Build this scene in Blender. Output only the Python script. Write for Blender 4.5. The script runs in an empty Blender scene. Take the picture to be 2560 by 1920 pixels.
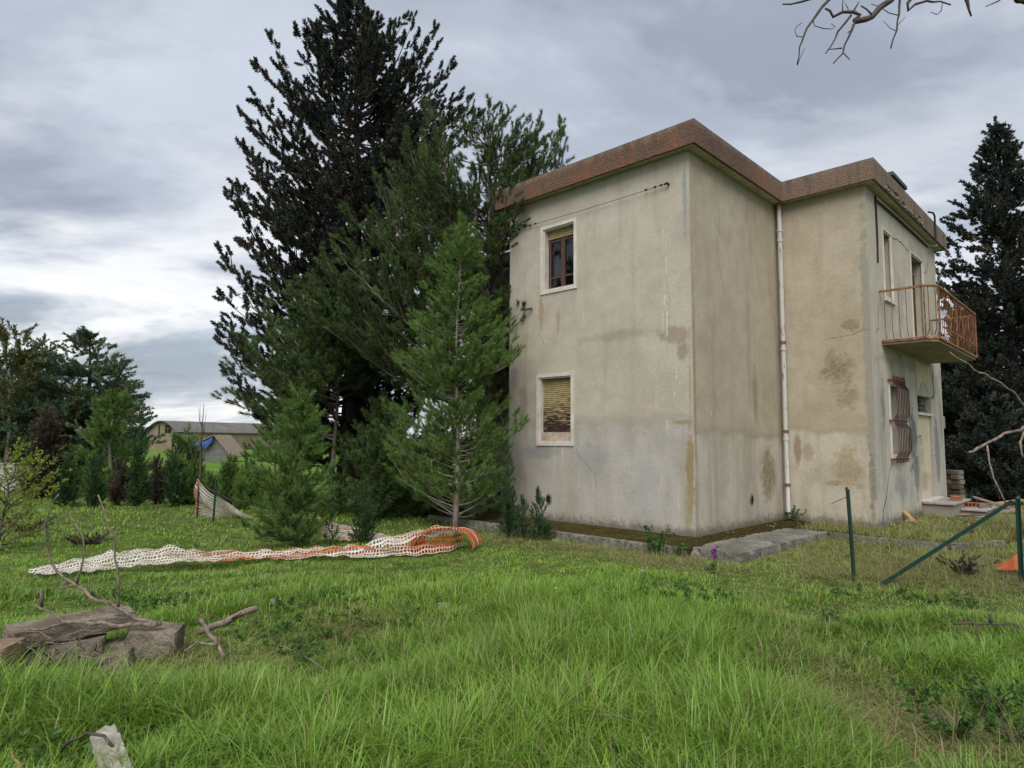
import bpy, bmesh, math, random
import numpy as np
from mathutils import Vector, Matrix, noise as mnoise

R = math.radians
scene = bpy.context.scene
col = scene.collection

# ------------------------------------------------------------------ camera
F_PX, PITCH, ROLL, EYE = 1627.49, 0.088056, 0.006092, 1.6
_f = Vector((0, math.cos(PITCH), math.sin(PITCH)))
_u = Vector((0, -math.sin(PITCH), math.cos(PITCH)))
_x = Vector((1, 0, 0))
CX = math.cos(ROLL) * _x + math.sin(ROLL) * _u
CU = -math.sin(ROLL) * _x + math.cos(ROLL) * _u
cam_d = bpy.data.cameras.new('camera')
cam_d.sensor_width = 36.0
cam_d.lens = F_PX / 2560 * 36.0
cam_d.clip_start = 0.05
cam_d.clip_end = 3000
cam = bpy.data.objects.new('camera', cam_d)
col.objects.link(cam)
m = Matrix((CX, CU, -_f)).transposed().to_4x4()
m.translation = (0, 0, EYE)
cam.matrix_world = m
scene.camera = cam

# ------------------------------------------------------------------ world: overcast sky
SUN_EL, SUN_AZ = R(50), R(-170)          # azimuth from +Y towards +X: behind the viewer
SKY_STRENGTH = 0.1
SKY_GAIN = 0.52
world = bpy.data.worlds.new('World')
scene.world = world
world.use_nodes = True
wt = world.node_tree
wt.nodes.clear()


def WN(t, **k):
    n = wt.nodes.new(t)
    for a, b in k.items():
        setattr(n, a, b)
    return n


def wl(a, b):
    wt.links.new(a, b)


def wmath(op, a, b=None, c=None, clamp=False):
    n = WN('ShaderNodeMath', operation=op, use_clamp=clamp)
    for i, v in enumerate((a, b, c)):
        if v is None:
            continue
        if isinstance(v, (int, float)):
            n.inputs[i].default_value = v
        else:
            wl(v, n.inputs[i])
    return n.outputs[0]


tc = WN('ShaderNodeTexCoord')
sep = WN('ShaderNodeSeparateXYZ')
wl(tc.outputs['Generated'], sep.inputs[0])
zc = wmath('MAXIMUM', sep.outputs[2], 0.0)
den = wmath('ADD', zc, 0.22)
comb = WN('ShaderNodeCombineXYZ')
wl(wmath('DIVIDE', sep.outputs[0], den), comb.inputs[0])
wl(wmath('DIVIDE', sep.outputs[1], den), comb.inputs[1])


def wnoise(scale, detail, rough, dist, seed):
    mp = WN('ShaderNodeMapping')
    mp.inputs['Location'].default_value = (seed, seed * 1.7, 0)
    mp.inputs['Rotation'].default_value = (0, 0, 0.5)
    mp.inputs['Scale'].default_value = (scale * 0.75, scale * 1.25, 1)
    wl(comb.outputs[0], mp.inputs[0])
    n = WN('ShaderNodeTexNoise')
    n.inputs['Scale'].default_value = 1.0
    n.inputs['Detail'].default_value = detail
    n.inputs['Roughness'].default_value = rough
    n.inputs['Distortion'].default_value = dist
    wl(mp.outputs[0], n.inputs['Vector'])
    return n.outputs['Fac']


def wramp(fac, stops):
    r = WN('ShaderNodeValToRGB')
    r.color_ramp.interpolation = 'EASE'
    while len(r.color_ramp.elements) < len(stops):
        r.color_ramp.elements.new(0.5)
    for e, (p, c) in zip(r.color_ramp.elements, stops):
        e.position = p
        e.color = (*c, 1)
    wl(fac, r.inputs[0])
    return r.outputs[0]


def wmix(fac, a, b, t='MIX'):
    n = WN('ShaderNodeMix', data_type='RGBA', blend_type=t)
    if isinstance(fac, float):
        n.inputs[0].default_value = fac
    else:
        wl(fac, n.inputs[0])
    for s, v in ((n.inputs[6], a), (n.inputs[7], b)):
        if isinstance(v, tuple):
            s.default_value = (*v, 1)
        else:
            wl(v, s)
    return n.outputs[2]


def wlin(v, a, b):
    n = WN('ShaderNodeMapRange', interpolation_type='SMOOTHSTEP')
    wl(v, n.inputs[0])
    n.inputs[1].default_value = a
    n.inputs[2].default_value = b
    return n.outputs[0]


SEED_A, SEED_B, SEED_C = 12.324, 29.064, 48.614
n_big = wnoise(0.75, 4, 0.55, 0.2, SEED_A)
n_mid = wnoise(1.7, 5, 0.60, 0.25, SEED_B)
n_gap = wnoise(1.15, 5, 0.58, 0.25, SEED_C)
base = wramp(n_big, [(0.36, (0.31, 0.345, 0.40)), (0.5, (0.43, 0.465, 0.53)), (0.62, (0.58, 0.61, 0.67))])
detail = wramp(n_mid, [(0.35, (0.70, 0.715, 0.745)), (0.5, (1.0, 1.0, 1.0)), (0.65, (1.27, 1.26, 1.24))])
cloud = wmix(1.0, base, detail, 'MULTIPLY')
# the cloud deck is thinner and brighter low over the land, all the way round
low = wmath('SUBTRACT', 1.0, wlin(sep.outputs[2], 0.16, 0.50))
gap = wmath('MULTIPLY', wlin(n_gap, 0.44, 0.60), low)
cloud = wmix(gap, cloud, (0.88, 0.875, 0.87))
darkb = wmath('MULTIPLY', wmath('SUBTRACT', 1.0, wlin(n_gap, 0.34, 0.48)), low)
cloud = wmix(wmath('MULTIPLY', darkb, 0.7), cloud, (0.30, 0.34, 0.40))
skyt = WN('ShaderNodeTexSky', sky_type='NISHITA')
skyt.sun_disc = False
skyt.sun_elevation = SUN_EL
skyt.sun_rotation = SUN_AZ
skyt.air_density = 1.0
skyt.dust_density = 2.0
cl10 = wmix(1.0, cloud, (SKY_GAIN / SKY_STRENGTH,) * 3, 'MULTIPLY')
final = wmix(0.9, skyt.outputs[0], cl10)
bg = WN('ShaderNodeBackground')
bg.inputs['Strength'].default_value = SKY_STRENGTH
wl(final, bg.inputs['Color'])
wo = WN('ShaderNodeOutputWorld')
wl(bg.outputs[0], wo.inputs[0])
world.cycles.sampling_method = 'MANUAL'
world.cycles.sample_map_resolution = 512

# ------------------------------------------------------------------ sun behind the cloud, exposure
sun_d = bpy.data.lights.new('sun', 'SUN')
sun_d.energy = 1.5
sun_d.angle = R(50)
sun_d.color = (1.0, 0.955, 0.89)
sun = bpy.data.objects.new('sun', sun_d)
col.objects.link(sun)
sdir = Vector((math.sin(SUN_AZ) * math.cos(SUN_EL), math.cos(SUN_AZ) * math.cos(SUN_EL), math.sin(SUN_EL)))
sun.rotation_euler = sdir.to_track_quat('Z', 'Y').to_euler()
sun.location = (0, 0, 40)
vs = scene.view_settings
vs.view_transform = 'Standard'
vs.look = 'None'
vs.gamma = 1
vs.use_curve_mapping = False
vs.exposure = 1.22
scene.render.engine = 'CYCLES'
cy = scene.cycles
cy.max_bounces = 5
cy.diffuse_bounces = 3
cy.glossy_bounces = 2
cy.transmission_bounces = 3
cy.transparent_max_bounces = 4
cy.caustics_reflective = False
cy.caustics_refractive = False
cy.use_denoising = True
try:
    cy.denoiser = 'OPENIMAGEDENOISE'
    cy.denoising_prefilter = 'ACCURATE'
except Exception:
    pass


# ================================================================== helpers
def ray(px, py):
    """direction through a point of the 2560 x 1920 photograph"""
    return _f + CX * ((px - 1280) / F_PX) - CU * ((py - 960) / F_PX)


def at(px, py, Y):
    v = ray(px, py)
    return Vector((0, 0, EYE)) + v * (Y / v.y)


def gnd(px, py, z=0.0):
    v = ray(px, py)
    return Vector((0, 0, EYE)) + v * ((z - EYE) / v.z)


def sstep(a, b, x):
    t = np.clip((np.asarray(x, float) - a) / (b - a), 0, 1)
    return t * t * (3 - 2 * t)


_rg = np.random.default_rng(7)
_waves = [(_rg.uniform(-1, 1, 2) * k, _rg.uniform(0, 6.28), a) for k, a in ((0.5, .022), (0.9, .02), (1.6, .016), (2.6, .012), (4.0, .008), (6.5, .005)) for _ in (0, 1, 2)]


def ground_z(x, y):
    x = np.asarray(x, float)
    y = np.asarray(y, float)
    z = np.zeros(np.broadcast(x, y).shape)
    for k, p, a in _waves:
        z = z + a * np.sin(k[0] * x * 1.3 + k[1] * y * 1.3 + p)
    near_house = sstep(3.6, 1.2, np.hypot((x - 3.5) / 1.6, (y - 11.0) / 1.0))
    return z * (1 - near_house) * (1 - 0.7 * sstep(20, 40, y))


def tag(o, label=None, cat=None, group=None, kind=None):
    if label:
        o['label'] = label
    if cat:
        o['category'] = cat
    if group:
        o['group'] = group
    if kind:
        o['kind'] = kind
    return o


def empty(name, loc=(0, 0, 0), rz=0.0, label=None, cat=None, group=None):
    o = bpy.data.objects.new(name, None)
    o.empty_display_size = 0.2
    o.location = loc
    o.rotation_euler = (0, 0, rz)
    col.objects.link(o)
    return tag(o, label, cat, group)


def link(name, me, parent=None, mat=None):
    o = bpy.data.objects.new(name, me)
    col.objects.link(o)
    if parent is not None:
        o.parent = parent
    if mat is not None and not me.materials:
        me.materials.append(mat)
    return o


def mesh(name, verts, faces, mat=None, smooth=False):
    me = bpy.data.meshes.new(name)
    me.from_pydata([tuple(map(float, v)) for v in verts], [], [tuple(map(int, f)) for f in faces])
    if smooth:
        me.polygons.foreach_set('use_smooth', [True] * len(me.polygons))
    if mat:
        me.materials.append(mat)
    me.update()
    return me


class MB:
    """collects shapes, links them as one mesh"""

    def __init__(self):
        self.v, self.f = [], []

    def add(self, vs_, fs):
        o = len(self.v)
        self.v += [tuple(v) for v in vs_]
        self.f += [tuple(i + o for i in f) for f in fs]
        return self

    def box(self, a, b, ch=0.0):
        (x0, y0, z0), (x1, y1, z1) = a, b
        x0, x1 = min(x0, x1), max(x0, x1)
        y0, y1 = min(y0, y1), max(y0, y1)
        z0, z1 = min(z0, z1), max(z0, z1)
        if ch <= 0:
            vv = [(x, y, z) for z in (z0, z1) for y in (y0, y1) for x in (x0, x1)]
            return self.add(vv, [(0, 2, 3, 1), (4, 5, 7, 6), (0, 1, 5, 4), (2, 6, 7, 3), (0, 4, 6, 2), (1, 3, 7, 5)])
        bm = bmesh.new()
        vv = [bm.verts.new((x, y, z)) for z in (z0, z1) for y in (y0, y1) for x in (x0, x1)]
        for f in ((0, 2, 3, 1), (4, 5, 7, 6), (0, 1, 5, 4), (2, 6, 7, 3), (0, 4, 6, 2), (1, 3, 7, 5)):
            bm.faces.new([vv[i] for i in f])
        bmesh.ops.bevel(bm, geom=bm.edges[:], offset=ch, segments=1, affect='EDGES')
        bm.verts.index_update()
        self.add([v.co[:] for v in bm.verts], [[v.index for v in f.verts] for f in bm.faces])
        bm.free()
        return self

    def prism(self, poly, z0, z1):
        n = len(poly)
        vv = [(x, y, z0) for x, y in poly] + [(x, y, z1) for x, y in poly]
        return self.add(vv, [tuple(reversed(range(n))), tuple(range(n, 2 * n))] + [(i, (i + 1) % n, n + (i + 1) % n, n + i) for i in range(n)])

    def tube(self, pts, rad, n=6, cap=True):
        pts = [Vector(p) for p in pts]
        if not hasattr(rad, '__len__'):
            rad = [rad] * len(pts)
        o = len(self.v)
        ref = None
        for i, p in enumerate(pts):
            d = (pts[min(i + 1, len(pts) - 1)] - pts[max(i - 1, 0)])
            d = d.normalized() if d.length > 1e-9 else Vector((0, 0, 1))
            if ref is None:
                ref = d.orthogonal().normalized()
            ref = (ref - d * ref.dot(d))
            ref = ref.normalized() if ref.length > 1e-6 else d.orthogonal().normalized()
            b = d.cross(ref)
            for k in range(n):
                a = 2 * math.pi * k / n
                self.v.append(tuple(p + (ref * math.cos(a) + b * math.sin(a)) * rad[i]))
        for i in range(len(pts) - 1):
            for k in range(n):
                self.f.append((o + i * n + k, o + i * n + (k + 1) % n, o + (i + 1) * n + (k + 1) % n, o + (i + 1) * n + k))
        if cap:
            self.f.append(tuple(o + k for k in reversed(range(n))))
            e = o + (len(pts) - 1) * n
            self.f.append(tuple(e + k for k in range(n)))
        return self

    def mesh(self, name, mat=None, smooth=False):
        return mesh(name, self.v, self.f, mat, smooth)

    def build(self, name, mat=None, parent=None, smooth=False):
        return link(name, self.mesh(name, mat, smooth), parent)


def rough_block(size, seed, amp=0.03, sub=2, ch=0.04):
    """a worn stone or broken concrete lump"""
    rnd = random.Random(seed)
    bm = bmesh.new()
    bmesh.ops.create_cube(bm, size=1)
    bmesh.ops.scale(bm, vec=size, verts=bm.verts[:])
    for ax in range(3):
        nc = max(1, min(14, int(size[ax] / (min(size) / (sub + 1)))))
        es = [e for e in bm.edges if abs((e.verts[1].co - e.verts[0].co)[ax]) > size[ax] * .6]
        bmesh.ops.subdivide_edges(bm, edges=es, cuts=nc, use_grid_fill=True)
    bmesh.ops.smooth_vert(bm, verts=bm.verts[:], factor=.12, use_axis_x=True, use_axis_y=True, use_axis_z=True)
    bm.normal_update()
    off = Vector((rnd.uniform(0, 50), rnd.uniform(0, 50), rnd.uniform(0, 50)))
    lim = min(size)
    nor = [v.normal.copy() for v in bm.verts]
    for v, nv in zip(bm.verts, nor):
        c = v.co.copy()
        n = .9 * mnoise.noise((c + off) * (1.3 / lim)) + .7 * mnoise.noise((c - off) * (4 / lim)) + .35 * rnd.uniform(-1, 1)
        v.co += nv * n * amp
        e = (abs(c.x) / size[0] + abs(c.y) / size[1] + abs(c.z) / size[2]) * 2
        if e > 2.35:
            v.co -= c * .12 * max(0, mnoise.noise((c + off) * 2.5 / lim) + .2)
    me = bpy.data.meshes.new('stone')
    bm.to_mesh(me)
    bm.free()
    return me


# ------------------------------------------------------------------ material helpers
class Mat:
    def __init__(self, name, rough=0.9, spec=0.2):
        self.m = bpy.data.materials.new(name)
        self.m.use_nodes = True
        self.t = self.m.node_tree
        self.b = self.t.nodes['Principled BSDF']
        self.out = self.t.nodes['Material Output']
        self.b.inputs['Roughness'].default_value = rough
        self.b.inputs['Specular IOR Level'].default_value = spec
        self._co = None

    def N(self, t, **k):
        n = self.t.nodes.new(t)
        for a, b in k.items():
            setattr(n, a, b)
        return n

    def L(self, a, b):
        self.t.links.new(a, b)

    def put(self, s, v):
        if isinstance(v, tuple):
            s.default_value = (*v, 1) if len(v) == 3 and len(s.default_value) == 4 else v
        elif isinstance(v, (int, float)):
            s.default_value = v
        else:
            self.L(v, s)

    def coord(self, kind='Object'):
        if self._co is None:
            self._co = self.N('ShaderNodeTexCoord')
        return self._co.outputs[kind]

    def mapping(self, scale=(1, 1, 1), loc=(0, 0, 0), vec=None):
        n = self.N('ShaderNodeMapping')
        n.inputs['Scale'].default_value = scale
        n.inputs['Location'].default_value = loc
        self.L(vec if vec is not None else self.coord(), n.inputs[0])
        return n.outputs[0]

    def noise(self, scale, detail=4, rough=0.55, dist=0.0, vec=None, stretch=None, loc=(0, 0, 0)):
        n = self.N('ShaderNodeTexNoise')
        n.inputs['Scale'].default_value = scale
        n.inputs['Detail'].default_value = detail
        n.inputs['Roughness'].default_value = rough
        n.inputs['Distortion'].default_value = dist
        if stretch or loc != (0, 0, 0):
            vec = self.mapping(stretch or (1, 1, 1), loc, vec)
        self.L(vec if vec is not None else self.coord(), n.inputs['Vector'])
        return n.outputs['Fac']

    def noise_col(self, scale, detail=3, vec=None):
        n = self.N('ShaderNodeTexNoise')
        n.inputs['Scale'].default_value = scale
        n.inputs['Detail'].default_value = detail
        self.L(vec if vec is not None else self.coord(), n.inputs['Vector'])
        return n.outputs['Color']

    def voro(self, scale, feature='F1', vec=None, out='Distance'):
        n = self.N('ShaderNodeTexVoronoi', feature=feature)
        n.inputs['Scale'].default_value = scale
        self.L(vec if vec is not None else self.coord(), n.inputs['Vector'])
        return n.outputs[out]

    def mr(self, v, a, b, c=0.0, d=1.0, smooth=True):
        n = self.N('ShaderNodeMapRange', interpolation_type='SMOOTHSTEP' if smooth else 'LINEAR')
        self.L(v, n.inputs[0])
        for i, x in zip((1, 2, 3, 4), (a, b, c, d)):
            n.inputs[i].default_value = x
        return n.outputs[0]

    def math(self, op, a, b=None, c=None):
        n = self.N('ShaderNodeMath', operation=op)
        for i, v in enumerate((a, b, c)):
            if v is not None:
                self.put(n.inputs[i], v)
        return n.outputs[0]

    def mix(self, f, a, b, t='MIX'):
        n = self.N('ShaderNodeMix', data_type='RGBA', blend_type=t)
        self.put(n.inputs[0], f)
        self.put(n.inputs[6], a)
        self.put(n.inputs[7], b)
        return n.outputs[2]

    def ramp(self, v, stops):
        r = self.N('ShaderNodeValToRGB')
        while len(r.color_ramp.elements) < len(stops):
            r.color_ramp.elements.new(0.5)
        for e, (p, c) in zip(r.color_ramp.elements, stops):
            e.position = p
            e.color = (*c, 1)
        self.L(v, r.inputs[0])
        return r.outputs[0]

    def attr(self, name, kind='GEOMETRY', out='Fac'):
        n = self.N('ShaderNodeAttribute', attribute_type=kind, attribute_name=name)
        return n.outputs[out]

    def color(self, c):
        self.put(self.b.inputs['Base Color'], c)
        return self

    def bump(self, h, strength=0.3, dist=0.01):
        n = self.N('ShaderNodeBump')
        n.inputs['Strength'].default_value = strength
        n.inputs['Distance'].default_value = dist
        self.L(h, n.inputs['Height'])
        self.L(n.outputs[0], self.b.inputs['Normal'])
        return self

    def translucent(self, c, f):
        t = self.N('ShaderNodeBsdfTranslucent')
        self.put(t.inputs[0], c)
        mx = self.N('ShaderNodeMixShader')
        mx.inputs[0].default_value = f
        self.L(self.b.outputs[0], mx.inputs[1])
        self.L(t.outputs[0], mx.inputs[2])
        self.L(mx.outputs[0], self.out.inputs[0])
        return self


def simple(name, c1, c2=None, scale=8.0, rough=0.85, spec=0.2, bump=0.0, bscale=None, metal=0.0, detail=5):
    M = Mat(name, rough, spec)
    M.b.inputs['Metallic'].default_value = metal
    if c2 is None:
        c2 = tuple(v * 0.75 for v in c1)
    n = M.noise(scale, detail, 0.6)
    M.color(M.ramp(n, [(0.3, c2), (0.7, c1)]))
    if bump:
        M.bump(M.noise(bscale or scale * 4, 4, 0.6), bump, 0.01)
    return M.m


# ================================================================== ground
def axis_pts(edges):
    out = []
    for a, b, s in edges:
        out += list(np.arange(a, b, s))
    return np.array(out + [edges[-1][1]])


gm = Mat('ground_soil_and_turf', 1.0, 0.05)
_n1 = gm.noise(0.55, 6, 0.6)
_n2 = gm.noise(5.0, 6, 0.7)
_n3 = gm.noise(40.0, 3, 0.7)
_sx = gm.N('ShaderNodeSeparateXYZ')
gm.L(gm.coord(), _sx.inputs[0])
_dist = gm.mr(_sx.outputs[1], 11, 24)
_soil = gm.ramp(_n2, [(0.3, (0.045, 0.036, 0.022)), (0.55, (0.085, 0.075, 0.038)), (0.75, (0.15, 0.125, 0.07))])
_turf = gm.ramp(_n1, [(0.3, (0.07, 0.125, 0.022)), (0.55, (0.11, 0.19, 0.032)), (0.75, (0.15, 0.20, 0.05))])
_mixf = gm.math('MAXIMUM', gm.mr(_n2, 0.45, 0.62, 0.25, 0.8), _dist)
_gc = gm.mix(_mixf, _soil, _turf)
gm.color(gm.mix(0.5, _gc, gm.ramp(_n3, [(0.3, (0.45, 0.45, 0.45)), (0.7, (1.5, 1.5, 1.5))]), 'MULTIPLY'))
gm.bump(_n3, 0.6, 0.03)
gx = axis_pts([(-400, -100, 60), (-100, -30, 8), (-30, -12, 1.2), (-12, 12, 0.22), (12, 30, 1.2), (30, 100, 8), (100, 400, 60)])
gy = axis_pts([(-60, -4, 7), (-4, 16, 0.22), (16, 40, 1.2), (40, 120, 8), (120, 900, 80)])
GX, GY = np.meshgrid(gx, gy)
GZ = ground_z(GX, GY)
nx_, ny_ = len(gx), len(gy)
gi = np.arange(nx_ * ny_).reshape(ny_, nx_)
gf = np.stack([gi[:-1, :-1], gi[:-1, 1:], gi[1:, 1:], gi[1:, :-1]], -1).reshape(-1, 4)
g = link('ground', mesh('ground', np.stack([GX, GY, GZ], -1).reshape(-1, 3), gf, gm.m, True))
tag(g, 'rough turf ground running from the foreground to the horizon', None, None, 'structure')

# ================================================================== house
YAW = 0.768956
HB = Vector((math.sin(YAW), math.cos(YAW), 0))
HA = Vector((-HB.y, HB.x, 0))
C1 = Vector((2.93916, 10.53387, 0))
HROT = math.atan2(HB.y, HB.x)


def hw(b, a, z=0.0):
    return C1 + HB * b + HA * a + Vector((0, 0, z))


def to_house(x, y):
    qx, qy = np.asarray(x) - C1.x, np.asarray(y) - C1.y
    return qx * HB.x + qy * HB.y, qx * HA.x + qy * HA.y


LA, LB, LC, LD, OV = 4.171, 3.602, 1.685, 5.742, 0.225
ZT, ZF = 6.50, 6.885
XD1 = LB + LD


def stucco(name, ax, c_hi, c_lo, c_low, low_z, stains, streak=0.35, cells=None, seed=0.0):
    """weathered plaster; ax is the local axis that runs along the wall"""
    M = Mat(name, 0.93, 0.12)
    s = M.N('ShaderNodeSeparateXYZ')
    M.L(M.coord(), s.inputs[0])
    u, z = s.outputs[ax], s.outputs[2]
    off = (seed, seed * 0.7, seed * 1.3)
    big = M.noise(0.7, 6, 0.6, 0.4, loc=off)
    mid = M.noise(3.2, 6, 0.62, 0.2, loc=off)
    fine = M.noise(26, 4, 0.7, loc=off)
    grain = M.noise(110, 2, 0.6)
    st = M.noise(1.0, 5, 0.6, 0.1, stretch=(3.2, 3.2, 0.35), loc=off)
    st2 = M.noise(1.0, 4, 0.6, 0.0, stretch=(9, 9, 0.5), loc=(seed + 4, seed, 2))
    base = M.ramp(big, [(0.32, c_lo), (0.62, c_hi)])
    base = M.mix(M.mr(mid, 0.42, 0.7, 0, 0.3), base, tuple(v * 0.78 for v in c_lo))
    base = M.mix(M.mr(mid, 0.5, 0.3, 0, 0.25), base, tuple(min(0.8, v * 1.18) for v in c_hi))
    base = M.mix(M.mr(st, 0.5, 0.72, 0, streak), base, tuple(v * 0.66 for v in c_lo))
    base = M.mix(M.mr(st2, 0.55, 0.75, 0, streak * 0.7), base, (0.27, 0.265, 0.24))
    # the newer, greyer lower coat with its ragged upper edge
    edge = M.math('ADD', z, M.math('MULTIPLY', M.math('SUBTRACT', M.noise(1.6, 5, 0.6, loc=off), 0.5), 0.5))
    lowm = M.mr(edge, low_z + 0.06, low_z - 0.06)
    lowc = M.ramp(M.noise(1.8, 6, 0.62, 0.3, loc=(seed + 9, 1, 4)), [(0.32, tuple(v * 0.78 for v in c_low)), (0.5, c_low), (0.68, tuple(v * 1.12 for v in c_low))])
    lowc = M.mix(M.mr(st, 0.45, 0.68, 0, 0.6), lowc, tuple(v * 0.8 for v in c_lo))
    base = M.mix(M.math('MULTIPLY', lowm, 0.8), base, lowc)
    rim = M.math('MULTIPLY', M.mr(edge, low_z - 0.1, low_z + 0.02), M.mr(edge, low_z + 0.16, low_z + 0.03))
    base = M.mix(M.math('MULTIPLY', rim, 0.3), base, tuple(v * 0.62 for v in c_lo))
    wob = M.noise(2.6, 5, 0.65, 0.0, loc=(seed, 7, 3))
    drip = M.noise(1.0, 3, .7, 0, stretch=(60, 60, 11))
    wob2 = M.noise(9.0, 4, 0.65, 0.0, loc=(seed, 17, 3))
    for (cu, cz, ru, rz, c, k, soft) in stains:
        du = M.math('DIVIDE', M.math('SUBTRACT', u, cu), ru)
        dz = M.math('DIVIDE', M.math('SUBTRACT', z, cz), rz)
        d = M.math('SQRT', M.math('ADD', M.math('MULTIPLY', du, du), M.math('MULTIPLY', dz, dz)))
        d = M.math('ADD', d, M.math('MULTIPLY', M.math('SUBTRACT', wob, 0.5), 1.7))
        d = M.math('ADD', d, M.math('MULTIPLY', M.math('SUBTRACT', wob2, 0.5), 1.1))
        mk = M.math('MULTIPLY', M.mr(d, 1.0, 1.0 - soft), k)
        if ru < .022:          # lime drips break up as they run
            mk = M.math('MULTIPLY', mk, M.mr(drip, .46, .58))
        base = M.mix(mk, base, c)
    if cells:
        wv = M.mix(0.16, M.coord(), M.noise_col(3.0, 3))
        v = M.voro(7.5, 'DISTANCE_TO_EDGE', wv)
        lines = M.mr(v, 0.05, 0.004)
        for (cu, cz, ru, rz, k) in cells:
            du = M.math('DIVIDE', M.math('SUBTRACT', u, cu), ru)
            dz = M.math('DIVIDE', M.math('SUBTRACT', z, cz), rz)
            d = M.math('SQRT', M.math('ADD', M.math('MULTIPLY', du, du), M.math('MULTIPLY', dz, dz)))
            d = M.math('ADD', d, M.math('MULTIPLY', M.math('SUBTRACT', wob, 0.5), 1.6))
            base = M.mix(M.math('MULTIPLY', M.math('MULTIPLY', lines, M.mr(d, 1.0, 0.5)), k), base, (0.46, 0.40, 0.28))
    pit = M.mr(M.noise(60, 2, .5, loc=off), .66, .72)
    base = M.mix(M.math('MULTIPLY', pit, .35), base, (0.12, 0.10, 0.075))
    # splash dirt at the foot
    foot = M.math('ADD', z, M.math('MULTIPLY', M.math('SUBTRACT', wob2, 0.5), 0.35))
    base = M.mix(M.mr(foot, 0.30, 0.1, 0, 0.75), base, (0.085, 0.075, 0.05))
    base = M.mix(0.55, base, M.ramp(fine, [(0.3, (0.82, 0.82, 0.82)), (0.7, (1.14, 1.14, 1.14))]), 'MULTIPLY')
    M.color(base)
    hh = M.math('ADD', M.math('MULTIPLY', fine, 0.6), M.math('ADD', M.math('MULTIPLY', grain, 0.35), M.math('MULTIPLY', mid, 1.2)))
    M.bump(hh, 0.5, 0.012)
    return M.m


W_, G_ = (0.72, 0.72, 0.68), (0.30, 0.30, 0.10)
BR, OC, GR, PK = (0.15, 0.115, 0.07), (0.27, 0.195, 0.085), (0.25, 0.25, 0.24), (0.25, 0.185, 0.14)
mat_A = stucco('plaster_street_side', 1, (0.455, 0.42, 0.355), (0.39, 0.348, 0.28), (0.385, 0.365, 0.33), 1.95, [
    (0.38, 3.38, 0.40, 0.17, PK, 0.6, 0.5), (0.18, 3.1, 0.14, 0.2, (0.23, 0.18, 0.14), 0.65, 0.6), (1.5, 3.5, 1.1, 0.12, (0.23, 0.19, 0.14), 0.4, 0.7),
    (0.07, 1.1, 0.085, 1.0, OC, 0.85, 0.55), (0.10, 0.5, 0.12, 0.5, (0.28, 0.24, 0.12), 0.7, 0.6), (0.2, 1.93, 0.22, 0.05, OC, 0.7, 0.6), (0.05, 2.6, 0.03, 1.0, OC, 0.45, 0.8),
    (3.3, 4.2, 0.07, 0.34, OC, 0.5, 0.7), (2.85, 3.95, 0.06, 0.3, OC, 0.5, 0.7), (3.85, 3.4, 0.4, 0.5, OC, 0.25, 0.9),
    (0.48, 3.55, 0.045, 0.42, (0.37, 0.37, 0.17), 0.6, 0.6), (0.46, 4.3, 0.05, 0.6, (0.40, 0.40, 0.17), 0.35, 0.7),
    (3.78, 2.35, 0.17, 0.42, (0.27, 0.235, 0.18), 0.7, 0.4), (4.0, 2.9, 0.14, 0.3, GR, 0.6, 0.6), (3.9, 1.0, 0.25, 0.6, (0.22, 0.225, 0.22), 0.5, 0.7),
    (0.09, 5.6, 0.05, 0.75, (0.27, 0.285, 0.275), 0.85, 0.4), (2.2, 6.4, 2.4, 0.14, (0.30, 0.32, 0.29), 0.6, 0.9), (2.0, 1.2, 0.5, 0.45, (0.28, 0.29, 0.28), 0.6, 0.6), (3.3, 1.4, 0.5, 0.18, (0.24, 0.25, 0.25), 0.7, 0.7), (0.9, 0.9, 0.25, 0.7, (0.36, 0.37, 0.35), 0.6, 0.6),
    (0.455, 4.75, 0.016, 0.5, W_, 0.85, 0.4), (0.52, 5.15, 0.012, 0.2, W_, 0.8, 0.4), (0.50, 4.1, 0.014, 0.36, W_, 0.9, 0.4), (0.46, 3.75, 0.02, 0.42, W_, 0.9, 0.4), (0.54, 3.7, 0.012, 0.3, W_, 0.9, 0.4),
    (0.30, 2.75, 0.01, 0.15, W_, 0.9, 0.4), (0.34, 2.35, 0.014, 0.12, W_, 0.9, 0.4), (0.48, 1.85, 0.014, 0.14, W_, 0.9, 0.4), (0.6, 0.95, 0.01, 0.1, W_, 0.8, 0.4), (0.3, 0.6, 0.009, 0.35, W_, 0.6, 0.5), (2.75, 1.4, 0.012, 0.1, W_, 0.8, 0.5), (2.95, 1.38, 0.012, 0.08, W_, 0.8, 0.5)],
    0.3, None, 1.0)
mat_B = stucco('plaster_inner_return', 0, (0.415, 0.368, 0.288), (0.35, 0.302, 0.222), (0.44, 0.408, 0.345), 1.75, [
    (2.85, 1.0, 0.40, 0.56, (0.20, 0.155, 0.09), 0.8, 0.6), (2.35, 2.5, 0.14, 0.75, (0.19, 0.15, 0.10), 0.55, 0.7), (1.8, 3.9, 1.9, 0.1, (0.36, 0.32, 0.25), 0.45, 0.8), (0.06, 2.6, 0.05, 2.4, (0.255, 0.205, 0.11), 0.6, 0.6),
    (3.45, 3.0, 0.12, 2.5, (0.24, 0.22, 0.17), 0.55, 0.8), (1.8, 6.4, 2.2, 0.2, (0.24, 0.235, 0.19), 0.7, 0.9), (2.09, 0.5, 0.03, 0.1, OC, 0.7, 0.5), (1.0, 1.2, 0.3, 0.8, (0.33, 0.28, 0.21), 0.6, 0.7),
    (0.35, 3.75, 0.012, 0.12, W_, 0.7, 0.4), (0.6, 2.1, 0.02, 0.06, W_, 0.6, 0.4)], 0.4, [(2.85, 1.0, 0.5, 0.6, 0.45)], 5.0)
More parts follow.
